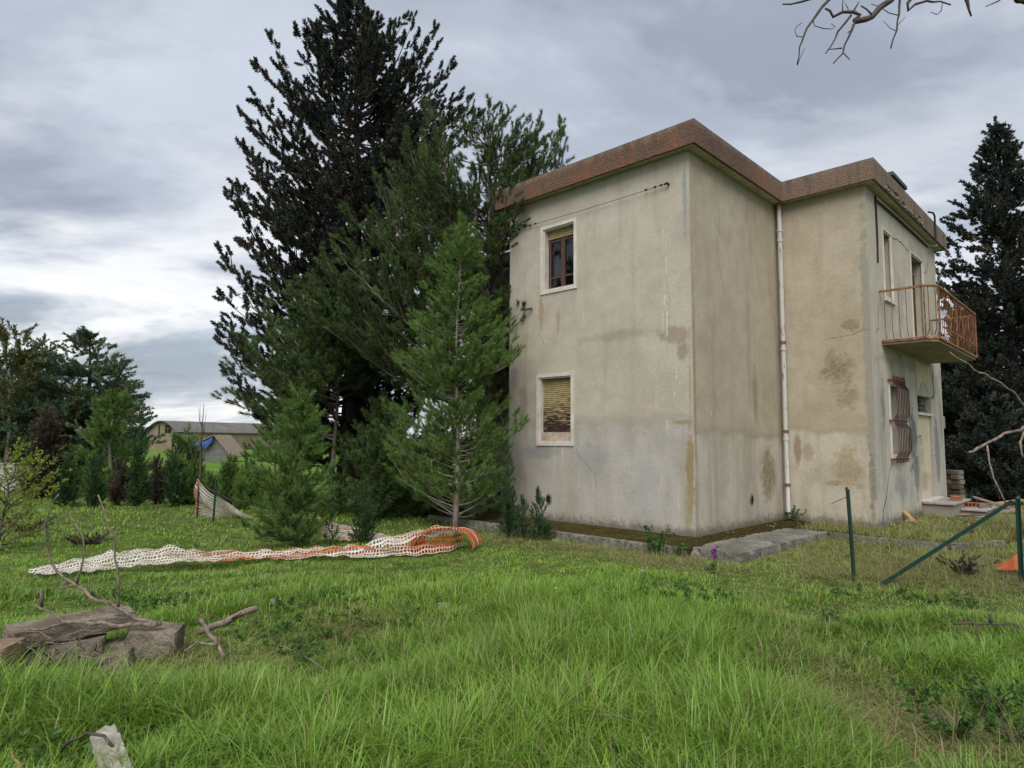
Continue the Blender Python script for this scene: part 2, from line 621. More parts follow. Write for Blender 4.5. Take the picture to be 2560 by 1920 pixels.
mat_C = stucco('plaster_end_bay', 1, (0.425, 0.372, 0.288), (0.36, 0.308, 0.222), (0.47, 0.43, 0.355), 1.85, [
    (-1.08, 3.0, 0.36, 0.42, (0.20, 0.15, 0.085), 0.8, 0.7), (-1.2, 2.5, 0.28, 0.34, (0.23, 0.175, 0.10), 0.65, 0.7), (-1.36, 3.85, 0.2, 0.16, (0.21, 0.16, 0.085), 0.7, 0.5),
    (-1.25, 1.1, 0.38, 0.55, (0.27, 0.205, 0.11), 0.65, 0.7), (-0.95, 0.85, 0.22, 0.07, (0.24, 0.17, 0.07), 0.6, 0.5), (-0.28, 1.5, 0.09, 0.35, (0.2, 0.15, 0.08), 0.7, 0.5), (-0.5, 1.45, 0.12, 0.25, (0.27, 0.21, 0.13), 0.5, 0.5),
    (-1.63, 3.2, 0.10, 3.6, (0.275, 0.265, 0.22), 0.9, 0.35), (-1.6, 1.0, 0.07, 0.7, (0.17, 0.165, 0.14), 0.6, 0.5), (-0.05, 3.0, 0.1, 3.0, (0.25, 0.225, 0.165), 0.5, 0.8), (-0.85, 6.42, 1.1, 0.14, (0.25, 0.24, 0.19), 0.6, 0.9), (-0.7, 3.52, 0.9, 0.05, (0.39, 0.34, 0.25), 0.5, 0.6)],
    0.25, [(-1.1, 1.1, 0.75, 0.9, 0.6), (-1.1, 2.8, 0.4, 0.6, 0.5), (-1.35, 3.7, 0.35, 0.3, 0.35)], 11.0)
mat_D = stucco('plaster_door_side', 0, (0.46, 0.43, 0.355), (0.37, 0.345, 0.28), (0.45, 0.43, 0.37), 3.2, [
    (4.2, 2.3, 0.14, 0.55, (0.15, 0.16, 0.165), 0.75, 0.6), (4.05, 1.9, 0.1, 0.9, (0.2, 0.205, 0.2), 0.5, 0.7), (6.3, 1.7, 0.42, 0.9, (0.12, 0.125, 0.13), 0.9, 0.5), (6.5, 0.9, 0.3, 0.5, (0.15, 0.155, 0.155), 0.7, 0.5), (5.2, 0.75, 0.5, 0.4, (0.21, 0.22, 0.215), 0.6, 0.6),
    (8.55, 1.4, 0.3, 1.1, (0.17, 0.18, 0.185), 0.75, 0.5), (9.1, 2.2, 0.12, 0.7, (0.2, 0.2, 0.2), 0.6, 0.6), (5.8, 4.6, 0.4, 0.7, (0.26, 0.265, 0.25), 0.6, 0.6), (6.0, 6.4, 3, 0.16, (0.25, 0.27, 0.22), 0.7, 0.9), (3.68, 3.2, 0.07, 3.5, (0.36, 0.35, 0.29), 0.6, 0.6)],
    0.35, None, 17.0)
mat_rear = simple('plaster_rear_wing', (0.33, 0.32, 0.30), (0.24, 0.23, 0.21), 1.5, 0.95, 0.1)

fm = Mat('rusty_brown_fascia', 0.9, 0.15)
_fn = fm.noise(1.1, 6, 0.65)
_ff = fm.voro(34, 'F1', None, 'Color')
_ffb = fm.noise(70, 3, 0.7)
_fc = fm.ramp(_fn, [(0.30, (0.080, 0.060, 0.052)), (0.47, (0.135, 0.076, 0.052)), (0.66, (0.20, 0.086, 0.042))])
_sep = fm.N('ShaderNodeSeparateXYZ')
fm.L(fm.coord(), _sep.inputs[0])
_top = fm.math('ADD', _sep.outputs[2], fm.math('MULTIPLY', fm.math('SUBTRACT', fm.noise(5, 5, 0.6), 0.5), 0.28))
_fc = fm.mix(fm.mr(_top, 6.74, 6.9, 0, 0.75), _fc, (0.20, 0.165, 0.13))
_drift = fm.mr(_sep.outputs[0], 1.4, 4.2, 0, 0.75)
_fc = fm.mix(_drift, _fc, (0.175, 0.145, 0.115))
_sk = fm.noise(1.0, 4, 0.6, 0, stretch=(6, 6, 0.6))
_fc = fm.mix(fm.mr(_sk, 0.46, 0.64, 0, 0.6), _fc, (0.085, 0.068, 0.058))
_fc = fm.mix(fm.mr(fm.noise(55, 2, 0.6), 0.52, 0.66, 0, 0.35), _fc, (0.30, 0.21, 0.16))
fm.color(fm.mix(0.6, _fc, fm.ramp(_ffb, [(0.36, (0.5, 0.5, 0.5)), (0.64, (1.5, 1.5, 1.5))]), 'MULTIPLY'))
fm.bump(fm.math('ADD', fm.voro(48), _ffb), 0.8, 0.012)
mat_fascia = fm.m

sm = Mat('mossy_soffit', 0.95, 0.1)
_s1 = sm.noise(1.4, 6, 0.6)
sm.color(sm.mix(sm.mr(sm.noise(6, 5, 0.65), 0.45, 0.68, 0, 0.5), sm.ramp(_s1, [(0.3, (0.38, 0.375, 0.28)), (0.7, (0.54, 0.53, 0.44))]), (0.16, 0.15, 0.095)))
mat_soffit = sm.m
mat_roof = simple('roof_bitumen', (0.10, 0.10, 0.10), (0.06, 0.06, 0.06), 4)
cm = Mat('old_concrete', 0.95, 0.1)
_c1 = cm.noise(2.2, 6, 0.65)
_c2 = cm.noise(22, 5, 0.7)
_cc = cm.ramp(_c1, [(0.28, (0.095, 0.088, 0.07)), (0.5, (0.175, 0.168, 0.145)), (0.72, (0.30, 0.29, 0.26))])
_cc = cm.mix(cm.mr(_c2, 0.46, 0.62, 0, 0.8), _cc, (0.075, 0.07, 0.055))
cm.color(_cc)
cm.bump(_c2, 0.7, 0.02)
mat_concrete = cm.m
mat_concrete_pale = simple('freshly_broken_concrete', (0.27, 0.25, 0.205), (0.15, 0.135, 0.11), 14, .95, .1, .6)
mm = Mat('mossy_concrete', 1.0, 0.05)
_m1 = mm.noise(3.0, 6, 0.65)
_m2 = mm.noise(30, 5, 0.7)
_mc = mm.ramp(_m1, [(0.3, (0.05, 0.034, 0.02)), (0.45, (0.085, 0.062, 0.022)), (0.6, (0.105, 0.095, 0.022)), (0.75, (0.085, 0.06, 0.036))])
mm.color(mm.mix(0.8, _mc, mm.ramp(_m2, [(0.3, (0.4, 0.4, 0.4)), (0.7, (1.4, 1.4, 1.4))]), 'MULTIPLY'))
mm.bump(_m2, 1.0, 0.05)
mat_moss = mm.m
mat_marble = simple('worn_marble', (0.62, 0.585, 0.53), (0.46, 0.43, 0.38), 5, 0.6, 0.3)
mat_marble_dirty = simple('stained_marble_panel', (0.52, 0.44, 0.36), (0.30, 0.22, 0.17), 7, 0.7, 0.2)
mat_sash = simple('weathered_brown_wood', (0.105, 0.062, 0.045), (0.055, 0.034, 0.028), 16, 0.75, 0.2, 0.3)
mat_reflection_curtain = simple('reflection_blue_curtain', (0.42, 0.45, 0.52), (0.33, 0.36, 0.43), 3, 0.95, 0.05)  # pale blue imitates the sky reflected in the upper panes
gl = Mat('window_glass', 0.04, 0.5)
gl.b.inputs['Transmission Weight'].default_value = 1.0
gl.b.inputs['IOR'].default_value = 1.5
gl.color((0.55, 0.6, 0.66))
mat_glass = gl.m
sh = Mat('peeling_shutter_paint', 0.75, 0.2)
_gp = sh.N('ShaderNodeNewGeometry').outputs['Position']
_sz = sh.N('ShaderNodeSeparateXYZ')
sh.L(_gp, _sz.inputs[0])
_pl = sh.noise(1.0, 5, 0.7, 0.2, vec=sh.mapping((4.2, 4.2, 58), (0, 0, 0), _gp))
_thr = sh.mr(_sz.outputs[2], 1.7, 2.85, 0.63, 0.30, False)
_pk = sh.mr(sh.math('SUBTRACT', _thr, _pl), -0.035, 0.035)
_up = sh.mr(_sz.outputs[2], 4.5, 4.52, 0.0, 1.0)
_pk = sh.math('MULTIPLY', _pk, sh.math('SUBTRACT', 1.0, sh.math('MULTIPLY', _up, 0.6)))
_paint = sh.ramp(sh.noise(9, 4, 0.6, vec=_gp), [(0.3, (0.29, 0.225, 0.11)), (0.7, (0.41, 0.335, 0.19))])
sh.color(sh.mix(_pk, _paint, (0.045, 0.026, 0.022)))
mat_shutter = sh.m
rm = Mat('rusted_iron', 0.85, 0.2)
_rp = rm.N('ShaderNodeNewGeometry').outputs['Position']
_r1 = rm.noise(7, 6, 0.75, vec=_rp)
rm.color(rm.ramp(_r1, [(0.34, (0.065, 0.038, 0.028)), (0.47, (0.17, 0.08, 0.042)), (0.58, (0.26, 0.125, 0.058)), (0.7, (0.36, 0.30, 0.22))]))
rm.bump(_r1, 0.4, 0.01)
mat_rust = rm.m
rr = Mat('red_rust_paint', 0.8, 0.2)
rr.color(rr.ramp(rr.noise(14, 5, 0.7), [(0.3, (0.10, 0.035, 0.025)), (0.6, (0.25, 0.06, 0.035)), (0.8, (0.30, 0.11, 0.06))]))
mat_red = rr.m
mat_bar = simple('dark_rusty_bar', (0.085, 0.04, 0.032), (0.03, 0.022, 0.02), 20, .8, .2)
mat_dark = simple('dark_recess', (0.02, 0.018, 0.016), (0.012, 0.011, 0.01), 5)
mat_black = simple('black_cable', (0.025, 0.025, 0.028), (0.015, 0.015, 0.015), 9, 0.6)
pp = Mat('flaking_white_pipe', 0.6, 0.3)
_pz = pp.noise(1.0, 6, 0.7, 0.4, stretch=(14, 14, 3.2))
pp.color(pp.mix(pp.mr(_pz, 0.56, 0.63), (0.47, 0.46, 0.43), (0.22, 0.18, 0.15)))
mat_pipe = pp.m
mat_brick = simple('terracotta_brick', (0.34, 0.15, 0.085), (0.22, 0.10, 0.06), 12, 0.95, 0.1, 0.4)
mat_wood = simple('weathered_plank', (0.30, 0.25, 0.19), (0.17, 0.14, 0.105), 7, 0.9, 0.1, 0.3)
mat_wood_warm = simple('broken_wood', (0.42, 0.25, 0.12), (0.25, 0.155, 0.09), 9, 0.9, 0.1, 0.3)

house = empty('abandoned_house', C1, HROT, 'two-storey abandoned house with stained beige plaster, flat roof and rusty fascia', 'house')

MAPS = {
    'A': lambda u, z, d: (d, u, z),
    'B': lambda u, z, d: (u, d, z),
    'C': lambda u, z, d: (LB + d, u, z),
    'D': lambda u, z, d: (u, -LC + d, z),
}


def wall_panel(side, u0, u1, z0, z1, holes, mat, depth=0.26):
    P = MAPS[side]
    us = sorted({u0, u1, *[h[0] for h in holes], *[h[1] for h in holes]})
    zs = sorted({z0, z1, *[h[2] for h in holes], *[h[3] for h in holes]})
    b = MB()
    for i in range(len(us) - 1):
        for j in range(len(zs) - 1):
            cu, cz = (us[i] + us[i + 1]) / 2, (zs[j] + zs[j + 1]) / 2
            if any(h[0] < cu < h[1] and h[2] < cz < h[3] for h in holes):
                continue
            b.add([P(us[i], zs[j], 0), P(us[i + 1], zs[j], 0), P(us[i + 1], zs[j + 1], 0), P(us[i], zs[j + 1], 0)], [(0, 1, 2, 3)])
    for h in holes:
        a, c, e, f = h[:4]
        ring = [(a, e), (c, e), (c, f), (a, f)]
        for k in range(4):
            p, q = ring[k], ring[(k + 1) % 4]
            b.add([P(*p, 0), P(*q, 0), P(*q, depth), P(*p, depth)], [(0, 1, 2, 3)])
    return b.build('wall', mat, house)


UW = (2.44, 3.24, 4.58, 5.84)
LW = (2.52, 3.34, 1.58, 2.86)
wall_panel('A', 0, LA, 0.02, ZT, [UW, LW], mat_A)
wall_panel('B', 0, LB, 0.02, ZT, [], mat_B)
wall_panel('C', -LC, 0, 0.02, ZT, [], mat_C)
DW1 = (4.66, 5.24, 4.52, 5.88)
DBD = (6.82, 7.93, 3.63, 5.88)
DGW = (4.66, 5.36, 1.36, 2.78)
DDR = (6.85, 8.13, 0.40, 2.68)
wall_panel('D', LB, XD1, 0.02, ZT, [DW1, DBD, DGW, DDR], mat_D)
MB().add([(XD1, -LC, .02), (XD1, LA, .02), (XD1, LA, ZT), (XD1, -LC, ZT)], [(0, 1, 2, 3)]).build('wall', mat_D, house)
MB().add([(0, LA, .02), (XD1, LA, .02), (XD1, LA, ZT), (0, LA, ZT)], [(0, 1, 2, 3)]).build('wall', mat_A, house)
MB().box((1.6, LA + .003, .02), (XD1 - .2, 6.9, 5.95)).box((1.45, LA + .003, 5.953), (XD1 - .1, 7.05, 6.2)).build('rear_wing', mat_rear, house)
# inner floor between the storeys, so that no daylight runs through the house
MB().box((0.3, 0.3, 3.25), (XD1 - .3, LA - .3, 3.4)).box((LB + .3, -LC + .3, 3.25), (XD1 - .3, 0.297, 3.4)).build('inner_floor', mat_dark, house)

# roof slab and fascia
hp = [(0, 0), (LB, 0), (LB, -LC), (XD1, -LC), (XD1, LA), (0, LA)]


def off_poly(o):
    return [(-o, -o), (LB - o, -o), (LB - o, -LC - o), (XD1 + o, -LC - o), (XD1 + o, LA + o), (-o, LA + o)]


MB().prism(off_poly(OV - 0.055), ZT + 0.002, ZT + 0.05).build('soffit', mat_soffit, house)
MB().prism(off_poly(OV - 0.06), ZT + 0.052, ZF - 0.05).build('roof', mat_roof, house)
po, pi = off_poly(OV), off_poly(OV - 0.05)
for k in range(6):
    a, b_ = po[k], po[(k + 1) % 6]
    c, d = pi[(k + 1) % 6], pi[k]
    MB().prism([a, b_, c, d], ZT - 0.022, ZF).build('fascia', mat_fascia, house)
# spalled concrete along the fascia foot on the door side
rnd = random.Random(4)
b = MB()
xx = LB + 0.55
while xx < LB + 3.3:
    L = rnd.uniform(.05, .16)
    zc_ = 6.57 + 0.03 * math.sin(xx * 3) + rnd.uniform(-.012, .02)
    h_ = rnd.uniform(.02, .055)
    b.add([(xx, -LC - OV - .006, zc_ - h_), (xx + L, -LC - OV - .006, zc_ - h_ * rnd.uniform(.3, 1)), (xx + L, -LC - OV - .006, zc_ + h_ * rnd.uniform(.3, 1)), (xx, -LC - OV - .006, zc_ + h_)], [(0, 1, 2, 3)])
    xx += L * rnd.uniform(.8, 1.5)
b.build('spalled_edge', mat_dark, house)['kind'] = 'stuff'
b = MB()
for i in range(60):
    xx = LB + rnd.uniform(.5, 3.35)
    zc_ = 6.53 + rnd.uniform(-.03, .02)
    L, h_ = rnd.uniform(.03, .09), rnd.uniform(.01, .028)
    b.box((xx, -LC - OV - rnd.uniform(.012, .03), zc_ - h_), (xx + L, -LC - OV + .01, zc_ + h_), .006)
b.build('spalled_concrete', mat_concrete_pale, house)['kind'] = 'stuff'
# chimney cap
ch_ = MB().box((5.45, -1.66, ZF - .06), (6.30, -1.25, 7.18)).build('chimney', mat_concrete, house)
MB().box((5.32, -1.78, 7.182), (6.45, -1.12, 7.27), 0.01).build('cap', mat_roof, ch_)
MB().tube([(8.25, -LC - OV - .02, 6.40), (8.25, -LC - OV - .02, 7.02), (8.1, -LC - OV - .02, 7.06), (7.95, -LC - OV + .05, 7.06)], .022, 6).build('vent_pipe', mat_black, house)

# downpipe in the inner corner
dpx, dpy = LB - 0.085, -0.10
pipe = MB().tube([(dpx, dpy, 6.48), (dpx, dpy, 5.9), (dpx + .005, dpy, 3.6), (dpx - .003, dpy, 1.9), (dpx, dpy, 0.22), (dpx - .03, dpy - .06, 0.13)], .046, 10).build('downpipe', mat_pipe, house, True)
for zc_, mt in ((5.93, mat_pipe), (5.72, mat_pipe), (3.62, mat_rust), (3.48, mat_pipe), (1.83, mat_rust), (1.68, mat_pipe), (0.78, mat_rust), (0.22, mat_black)):
    MB().tube([(dpx, dpy, zc_ - .028), (dpx, dpy, zc_ + .028)], .058, 10).build('collar', mt, pipe)


# windows on the street side
def surround(side, h, w, mat, proud=0.022, depth=0.2):
    P = MAPS[side]
    b = MB()
    a, c, e, f = h
    for (p, q, r, s) in ((a - w, a + .003, e - w, f + w), (c - .003, c + w, e - w, f + w), (a + .0031, c - .0031, f - .003, f + w), (a + .0031, c - .0031, e - w, e + .003)):
        b.box(P(p, r, -proud), P(q, s, 0.004))
    for (p, q, r, s) in ((a + .004, a + .03, e + .004, f - .004), (c - .03, c - .004, e + .004, f - .004), (a + .031, c - .031, f - .03, f - .004), (a + .031, c - .031, e + .004, e + .03)):
        b.box(P(p, r, 0.0045), P(q, s, depth))
    return b.build('window', mat, house)


def boxpart(side, name, mat, parent, u0, u1, z0, z1, d0, d1, ch=0.0):
    P = MAPS[side]
    return MB().box(P(u0, z0, d0), P(u1, z1, d1), ch).build(name, mat, parent)


def slats(side, n, u0, u1, z0, z1, d, parent, mat):
    P = MAPS[side]
    st = (z1 - z0) / n
    b = MB()
    for p0, p1 in (((0, 0), (.010, st * .25)), ((.010, st * .25), (.010, st * .7)), ((.010, st * .7), (0, st * .94))):
        q = [P(u0, p0[1], -p0[0]), P(u1, p0[1], -p0[0]), P(u1, p1[1], -p1[0]), P(u0, p1[1], -p1[0])]
        b.add(q, [(0, 1, 2, 3)])
    b.add([P(u0, 0, 0.004), P(u1, 0, 0.004), P(u1, st * 1.0, 0.004), P(u0, st * 1.0, 0.004)], [(0, 1, 2, 3)])
    z_ = P(0, 0, 0)
    me = mesh('slat', [tuple(v[i] - z_[i] for i in range(3)) for v in b.v], b.f, mat)
    for k in range(n):
        o = link('slat', me, parent)
        o.location = P(0, z0 + k * st, d)
    return


uw = surround('A', UW, 0.062, mat_marble)
a, c, e, f = UW
for (p, q, r, s) in ((a + .03, a + .09, e + .03, f - .2), (c - .09, c - .03, e + .03, f - .2), ((a + c) / 2 - .05, (a + c) / 2 + .05, e + .03, f - .2)):
    boxpart('A', 'sash', mat_sash, uw, p, q, r, s, .13, .19, .006)
for (p, q) in ((a + .091, (a + c) / 2 - .051), ((a + c) / 2 + .051, c - .091)):
    for (r, s) in ((e + .03, e + .085), (e + .26, e + .30), (f - .26, f - .201)):
        boxpart('A', 'sash', mat_sash, uw, p, q, r, s, .137, .183)
    boxpart('A', 'pane', mat_glass, uw, p, q, e + .086, e + .259, .158, .163)
    boxpart('A', 'pane', mat_glass, uw, p, q, e + .301, f - .261, .158, .163)
slats('A', 4, a + .032, c - .032, f - .20, f - .035, .12, uw, mat_shutter)
for (p, q) in ((a + .05, a + .42), (c - .36, c - .05)):
    boxpart('A', 'reflection_curtain', mat_reflection_curtain, uw, p, q, e + .05, f - .1, .25, .27)  # widened curtains stand in for the bluish reflection on the glass
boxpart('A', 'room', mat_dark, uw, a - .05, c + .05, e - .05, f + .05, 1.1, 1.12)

lwn = surround('A', LW, 0.058, mat_marble)
a, c, e, f = LW
boxpart('A', 'sill_panel', mat_marble_dirty, lwn, a + .032, c - .032, e + .031, e + .205, .02, .16)
slats('A', 27, a + .032, c - .032, e + .208, f - .033, .10, lwn, mat_shutter)
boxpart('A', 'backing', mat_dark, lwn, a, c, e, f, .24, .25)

# openings on the door side
mat_shutter_grey = simple('faded_grey_shutter', (0.235, 0.20, 0.18), (0.16, 0.135, 0.12), 5, .8, .2)
w1 = surround('D', DW1, 0.028, mat_marble, .022, .02)
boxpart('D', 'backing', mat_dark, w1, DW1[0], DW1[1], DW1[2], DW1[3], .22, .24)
boxpart('D', 'sill', mat_marble, w1, DW1[0] - .08, DW1[1] + .08, DW1[2] - .10, DW1[2] - .052, -.05, .004)
bd = surround('D', DBD, 0.028, mat_marble, .022, .02)
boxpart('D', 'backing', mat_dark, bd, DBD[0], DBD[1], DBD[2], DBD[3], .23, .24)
slats('D', 40, DBD[0] + .032, DBD[1] - .032, DBD[2] + .035, DBD[3] - .3, .17, bd, mat_sash)
gw = surround('D', DGW, 0.045, mat_marble, .022, .03)
boxpart('D', 'shutter', mat_shutter_grey, gw, DGW[0] + .03, DGW[1] - .03, DGW[2] + .03, DGW[3] - .03, .20, .22)
for zc_ in (DGW[3] + .06, (DGW[2] + DGW[3]) / 2 - .02, DGW[2] - .06):
    boxpart('D', 'grille_rail', mat_red, gw, DGW[0] - .11, DGW[1] + .2, zc_ - .022, zc_ + .022, -.085, -.06)
    for q in (DGW[0] - .10, DGW[1] + .17):
        boxpart('D', 'grille_anchor', mat_red, gw, q, q + .03, zc_ - .018, zc_ + .018, -.06, .004)
for k in range(8):
    u = DGW[0] - .05 + k * .118
    zb_, zt_ = DGW[2] - .13, DGW[3] + .15
    zm = (DGW[2] + DGW[3]) / 2 - .02
    pr = [(-.09, zb_), (-.09, DGW[2] - .02), (-.16, DGW[2] + .1), (-.16, zm - .15), (-.09, zm - .05), (-.09, zm + .05), (-.16, zm + .15), (-.16, DGW[3] - .1), (-.09, DGW[3] + .02), (-.09, zt_)]
    MB().tube([MAPS['D'](u, z_, d_) for d_, z_ in pr], .0105, 5).build('grille_bar', mat_bar, gw)
cream = stucco('bricked_up_door_plaster', 0, (0.62, 0.56, 0.42), (0.50, 0.44, 0.31), (0.54, 0.48, 0.36), 0.9, [(7.4, 0.8, 0.5, 0.3, (0.3, 0.27, 0.2), 0.6, 0.6), (7.2, 1.3, 0.3, 0.3, (0.36, 0.31, 0.22), 0.6, 0.6)], 0.3, None, 23.0)
a, c, e, f = DDR
dv = (7.0, 7.32, 1.58, 1.79)
P = MAPS['D']
b = MB()
us_, zs_ = [a, dv[0], dv[1], c - .02], [e, dv[2], dv[3], 2.24]
for i in range(3):
    for j in range(3):
        if i == 1 and j == 1:
            continue
        b.box(P(us_[i], zs_[j], .05), P(us_[i + 1], zs_[j + 1], .2))
door = b.build('door_infill', cream, house)
boxpart('D', 'vent_recess', mat_dark, door, dv[0], dv[1], dv[2], dv[3], .21, .23)
boxpart('D', 'transom_sill', mat_marble, door, a + .004, c - .004, 2.243, 2.30, -.03, .2)
boxpart('D', 'transom_recess', mat_dark, door, a, c, 2.30, f, .24, .25)
boxpart('D', 'transom_grille', mat_black, door, a + .05, a + .5, 2.33, 2.64, .16, .175)
for k in range(4):
    boxpart('D', 'brick', mat_concrete, door, c - .45, c - .02, 2.303 + k * .09, 2.303 + k * .09 + .08, .1 + .02 * (k % 2), .22, .01)
boxpart('D', 'threshold', mat_marble, door, a - .06, c + .12, .345, .398, -.14, .1, .008)
# bare patch where render has fallen above the door
pt = []
for k in range(14):
    t = k / 13
    pt.append((6.86 + 1.2 * t, 2.72 + 0.30 * math.sin(t * 3.14) + .03 * math.sin(k * 2.3)))
MB().add([P(u, z_, -.006) for u, z_ in pt + [(8.14, 3.40), (6.82, 3.42)]], [tuple(range(16))]).build('bare_patch', cream, house)

# steps
mat_tread = simple('dirty_marble_tread', (0.40, 0.38, 0.34), (0.22, 0.205, 0.18), 6, .8, .2)
mat_step = simple('step_render', (0.34, 0.29, 0.245), (0.22, 0.19, 0.16), 4, 0.95, 0.1, 0.3)
st = MB().box((6.85, -LC - .55, .05), (8.57, -LC - .002, .31)).box((7.67, -LC - .98, .05), (8.95, -LC - .552, .15)).build('step', mat_step, house)
MB().box((6.80, -LC - .60, .312), (8.62, -LC - .01, .352), 0.006).build('tread', mat_tread, st)
MB().box((7.62, -LC - 1.03, .152), (9.0, -LC - .553, .19), 0.006).build('tread', mat_tread, st)
MB().box((XD1 + .002, -LC + .05, 1.98), (XD1 + .5, -LC + .3, 2.3), 0.02).build('beam_stub', mat_rear, house)

# balcony
BX0, BX1, BO = LB + 0.70, LB + 4.75, 0.90
bal_m = Mat('balcony_concrete', 0.95, 0.1)
_b1 = bal_m.noise(2.0, 6, 0.65)
bal_m.color(bal_m.mix(bal_m.mr(bal_m.noise(7, 5, 0.7), 0.5, 0.65, 0, 0.6), bal_m.ramp(_b1, [(0.3, (0.235, 0.215, 0.16)), (0.7, (0.36, 0.335, 0.265))]), (0.15, 0.115, 0.08)))
bal_m.bump(bal_m.noise(14, 5, .7), .5, .02)
ch0 = 0.16
poly = [(BX0, -LC - .003), (BX0, -LC - BO + ch0), (BX0 + ch0, -LC - BO), (BX1 - ch0, -LC - BO), (BX1, -LC - BO + ch0), (BX1, -LC - .003)]
poly = poly[::-1]
bal = MB().prism(poly, 3.50, 3.60).build('balcony', bal_m.m, house)
e_ = 0.012
for (p, q) in (((BX0 - e_, -LC - .01), (BX0 - e_, -LC - BO + ch0)), ((BX0 - e_ + .004, -LC - BO + ch0), (BX0 + ch0, -LC - BO - e_)), ((BX0 + ch0, -LC - BO - e_), (BX1 - ch0, -LC - BO - e_)), ((BX1 + e_, -LC - BO + ch0), (BX1 + e_, -LC - .01))):
    MB().tube([(p[0], p[1], 3.562), (q[0], q[1], 3.562)], .03, 4).build('edge_strip', mat_rust, bal)
RZ = 4.54
rail_pts = [(BX0 - .03, -LC - .005), (BX0 - .03, -LC - BO + ch0), (BX0 + ch0, -LC - BO - .03), (BX1 - ch0, -LC - BO - .03), (BX1 + .03, -LC - BO + ch0), (BX1 + .03, -LC - .005)]
for k in range(5):
    p, q = rail_pts[k], rail_pts[k + 1]
    b = MB()
    d = Vector((q[0] - p[0], q[1] - p[1], 0)).normalized()
    nrm = Vector((-d.y, d.x, 0)) * .022
    vv = []
    for z_ in (RZ - .018, RZ + .018):
        for pt_ in (p, q):
            for s_ in (-1, 1):
                vv.append((pt_[0] + nrm.x * s_, pt_[1] + nrm.y * s_, z_))
    b.add(vv, [(0, 1, 3, 2), (4, 6, 7, 5), (0, 4, 5, 1), (2, 3, 7, 6), (0, 2, 6, 4), (1, 5, 7, 3)])
    b.build('handrail', mat_rust, bal)
b = MB()
b.tube([(0, 0, RZ - .02), (0, 0, 3.74)], .0075, 4).tube([(0, 0, 3.74), (0, .075, 3.615)], .008, 4)
bar_me = b.mesh('bar', mat_rust)
cum = 0
for k in range(5):
    p, q = Vector((*rail_pts[k], 0)), Vector((*rail_pts[k + 1], 0))
    L = (q - p).length
    n = max(1, round(L / (0.122 if k != 2 else 0.165)))
    for i in range(n):
        pos = p + (q - p) * ((i + .6) / n)
        o = link('bar', bar_me, bal)
        o.location = pos
        o.rotation_euler = (0, 0, math.atan2((q - p).y, (q - p).x))
for (px_, py_) in (rail_pts[1], rail_pts[2], rail_pts[3], (BX0 + 1.75, -LC - BO - .03)):
    MB().box((px_ - .02, py_ - .012, 3.56), (px_ + .02, py_ + .012, RZ)).build('post', mat_rust, bal)
MB().box((BX0 + .5, -LC - BO - .035, 3.80), (BX1 - ch0, -LC - BO - .018, 3.825)).build('lower_rail', mat_rust, bal)

# cables and conduit under the eaves
MB().tube([P(LB + .62, 6.44, -.02), P(LB + .63, 5.6, -.02), P(LB + .61, 5.1, -.015)], .018, 5).build('cable', mat_black, house)
MB().tube([P(LB + .62, 6.40, -.03), P(LB + 2.5, 6.43, -.03), P(LB + 5.0, 6.42, -.03), P(LB + 5.05, 6.40, -.2)], .017, 6).build('conduit', mat_pipe, house)
MB().tube([P(LB + .62, 6.35, -.025), P(LB + 2.4, 6.37, -.025), P(LB + 4.9, 6.36, -.025)], .014, 5).build('cable', mat_black, house)


def crack(side, pts, w, seed):
    P = MAPS[side]
    rn = random.Random(seed)
    fine = []
    for (u0, z0), (u1, z1) in zip(pts[:-1], pts[1:]):
        n = max(2, int(math.hypot(u1 - u0, z1 - z0) / .09))
        for i in range(n):
            t = i / n
            fine.append((u0 + (u1 - u0) * t + rn.gauss(0, .014), z0 + (z1 - z0) * t + rn.gauss(0, .014)))
    fine.append(pts[-1])
    b = MB()
    l_, r_ = [], []
    for i, (u, z_) in enumerate(fine):
        du = fine[min(i + 1, len(fine) - 1)][0] - fine[max(i - 1, 0)][0]
        dz = fine[min(i + 1, len(fine) - 1)][1] - fine[max(i - 1, 0)][1]
        L = math.hypot(du, dz) or 1
        ww = w * rn.uniform(.4, 1.2)
        l_.append((u - dz / L * ww, z_ + du / L * ww))
        r_.append((u + dz / L * ww, z_ - du / L * ww))
    n = len(fine)
    b.add([P(u, z_, -.004) for u, z_ in l_ + r_], [(i, i + 1, n + i + 1, n + i) for i in range(n - 1)])
    b.build('crack', mat_dark, house)


crack('D', [(LB + 1.0, 1.24), (LB + .72, .95), (LB + .52, .55), (LB + .3, .4), (LB + .2, .05)], .014, 1)
crack('D', [(LB + 1.66, 5.86), (LB + 2.3, 5.95), (LB + 3.1, 5.86)], .008, 2)
crack('D', [(LB + 4.4, 5.6), (LB + 4.75, 5.75), (LB + 5.0, 6.1), (LB + 5.1, 6.3)], .008, 3)
crack('D', [(LB + 4.95, 3.48), (LB + 4.8, 3.1), (LB + 4.9, 2.8), (LB + 4.6, 2.66)], .028, 4)
crack('D', [(LB + 2.0, 2.84), (LB + 2.3, 3.1), (LB + 2.1, 3.35), (LB + 1.7, 3.45)], .008, 5)
crack('D', [(LB + .28, 3.7), (LB + .5, 3.8), (LB + .62, 4.4)], .006, 6)
crack('D', [(LB + 3.2, 2.6), (LB + 2.9, 2.1), (LB + 2.6, 1.6)], .005, 7)
crack('C', [(-.95, 3.6), (-1.25, 3.64), (-1.65, 3.72)], .003, 8)
crack('A', [(3.3, 4.45), (3.2, 4.1), (3.32, 3.75), (3.2, 3.5)], .0022, 11)
crack('A', [(2.44, 1.46), (2.2, 1.2), (2.0, 1.05), (1.9, .7)], .0022, 12)
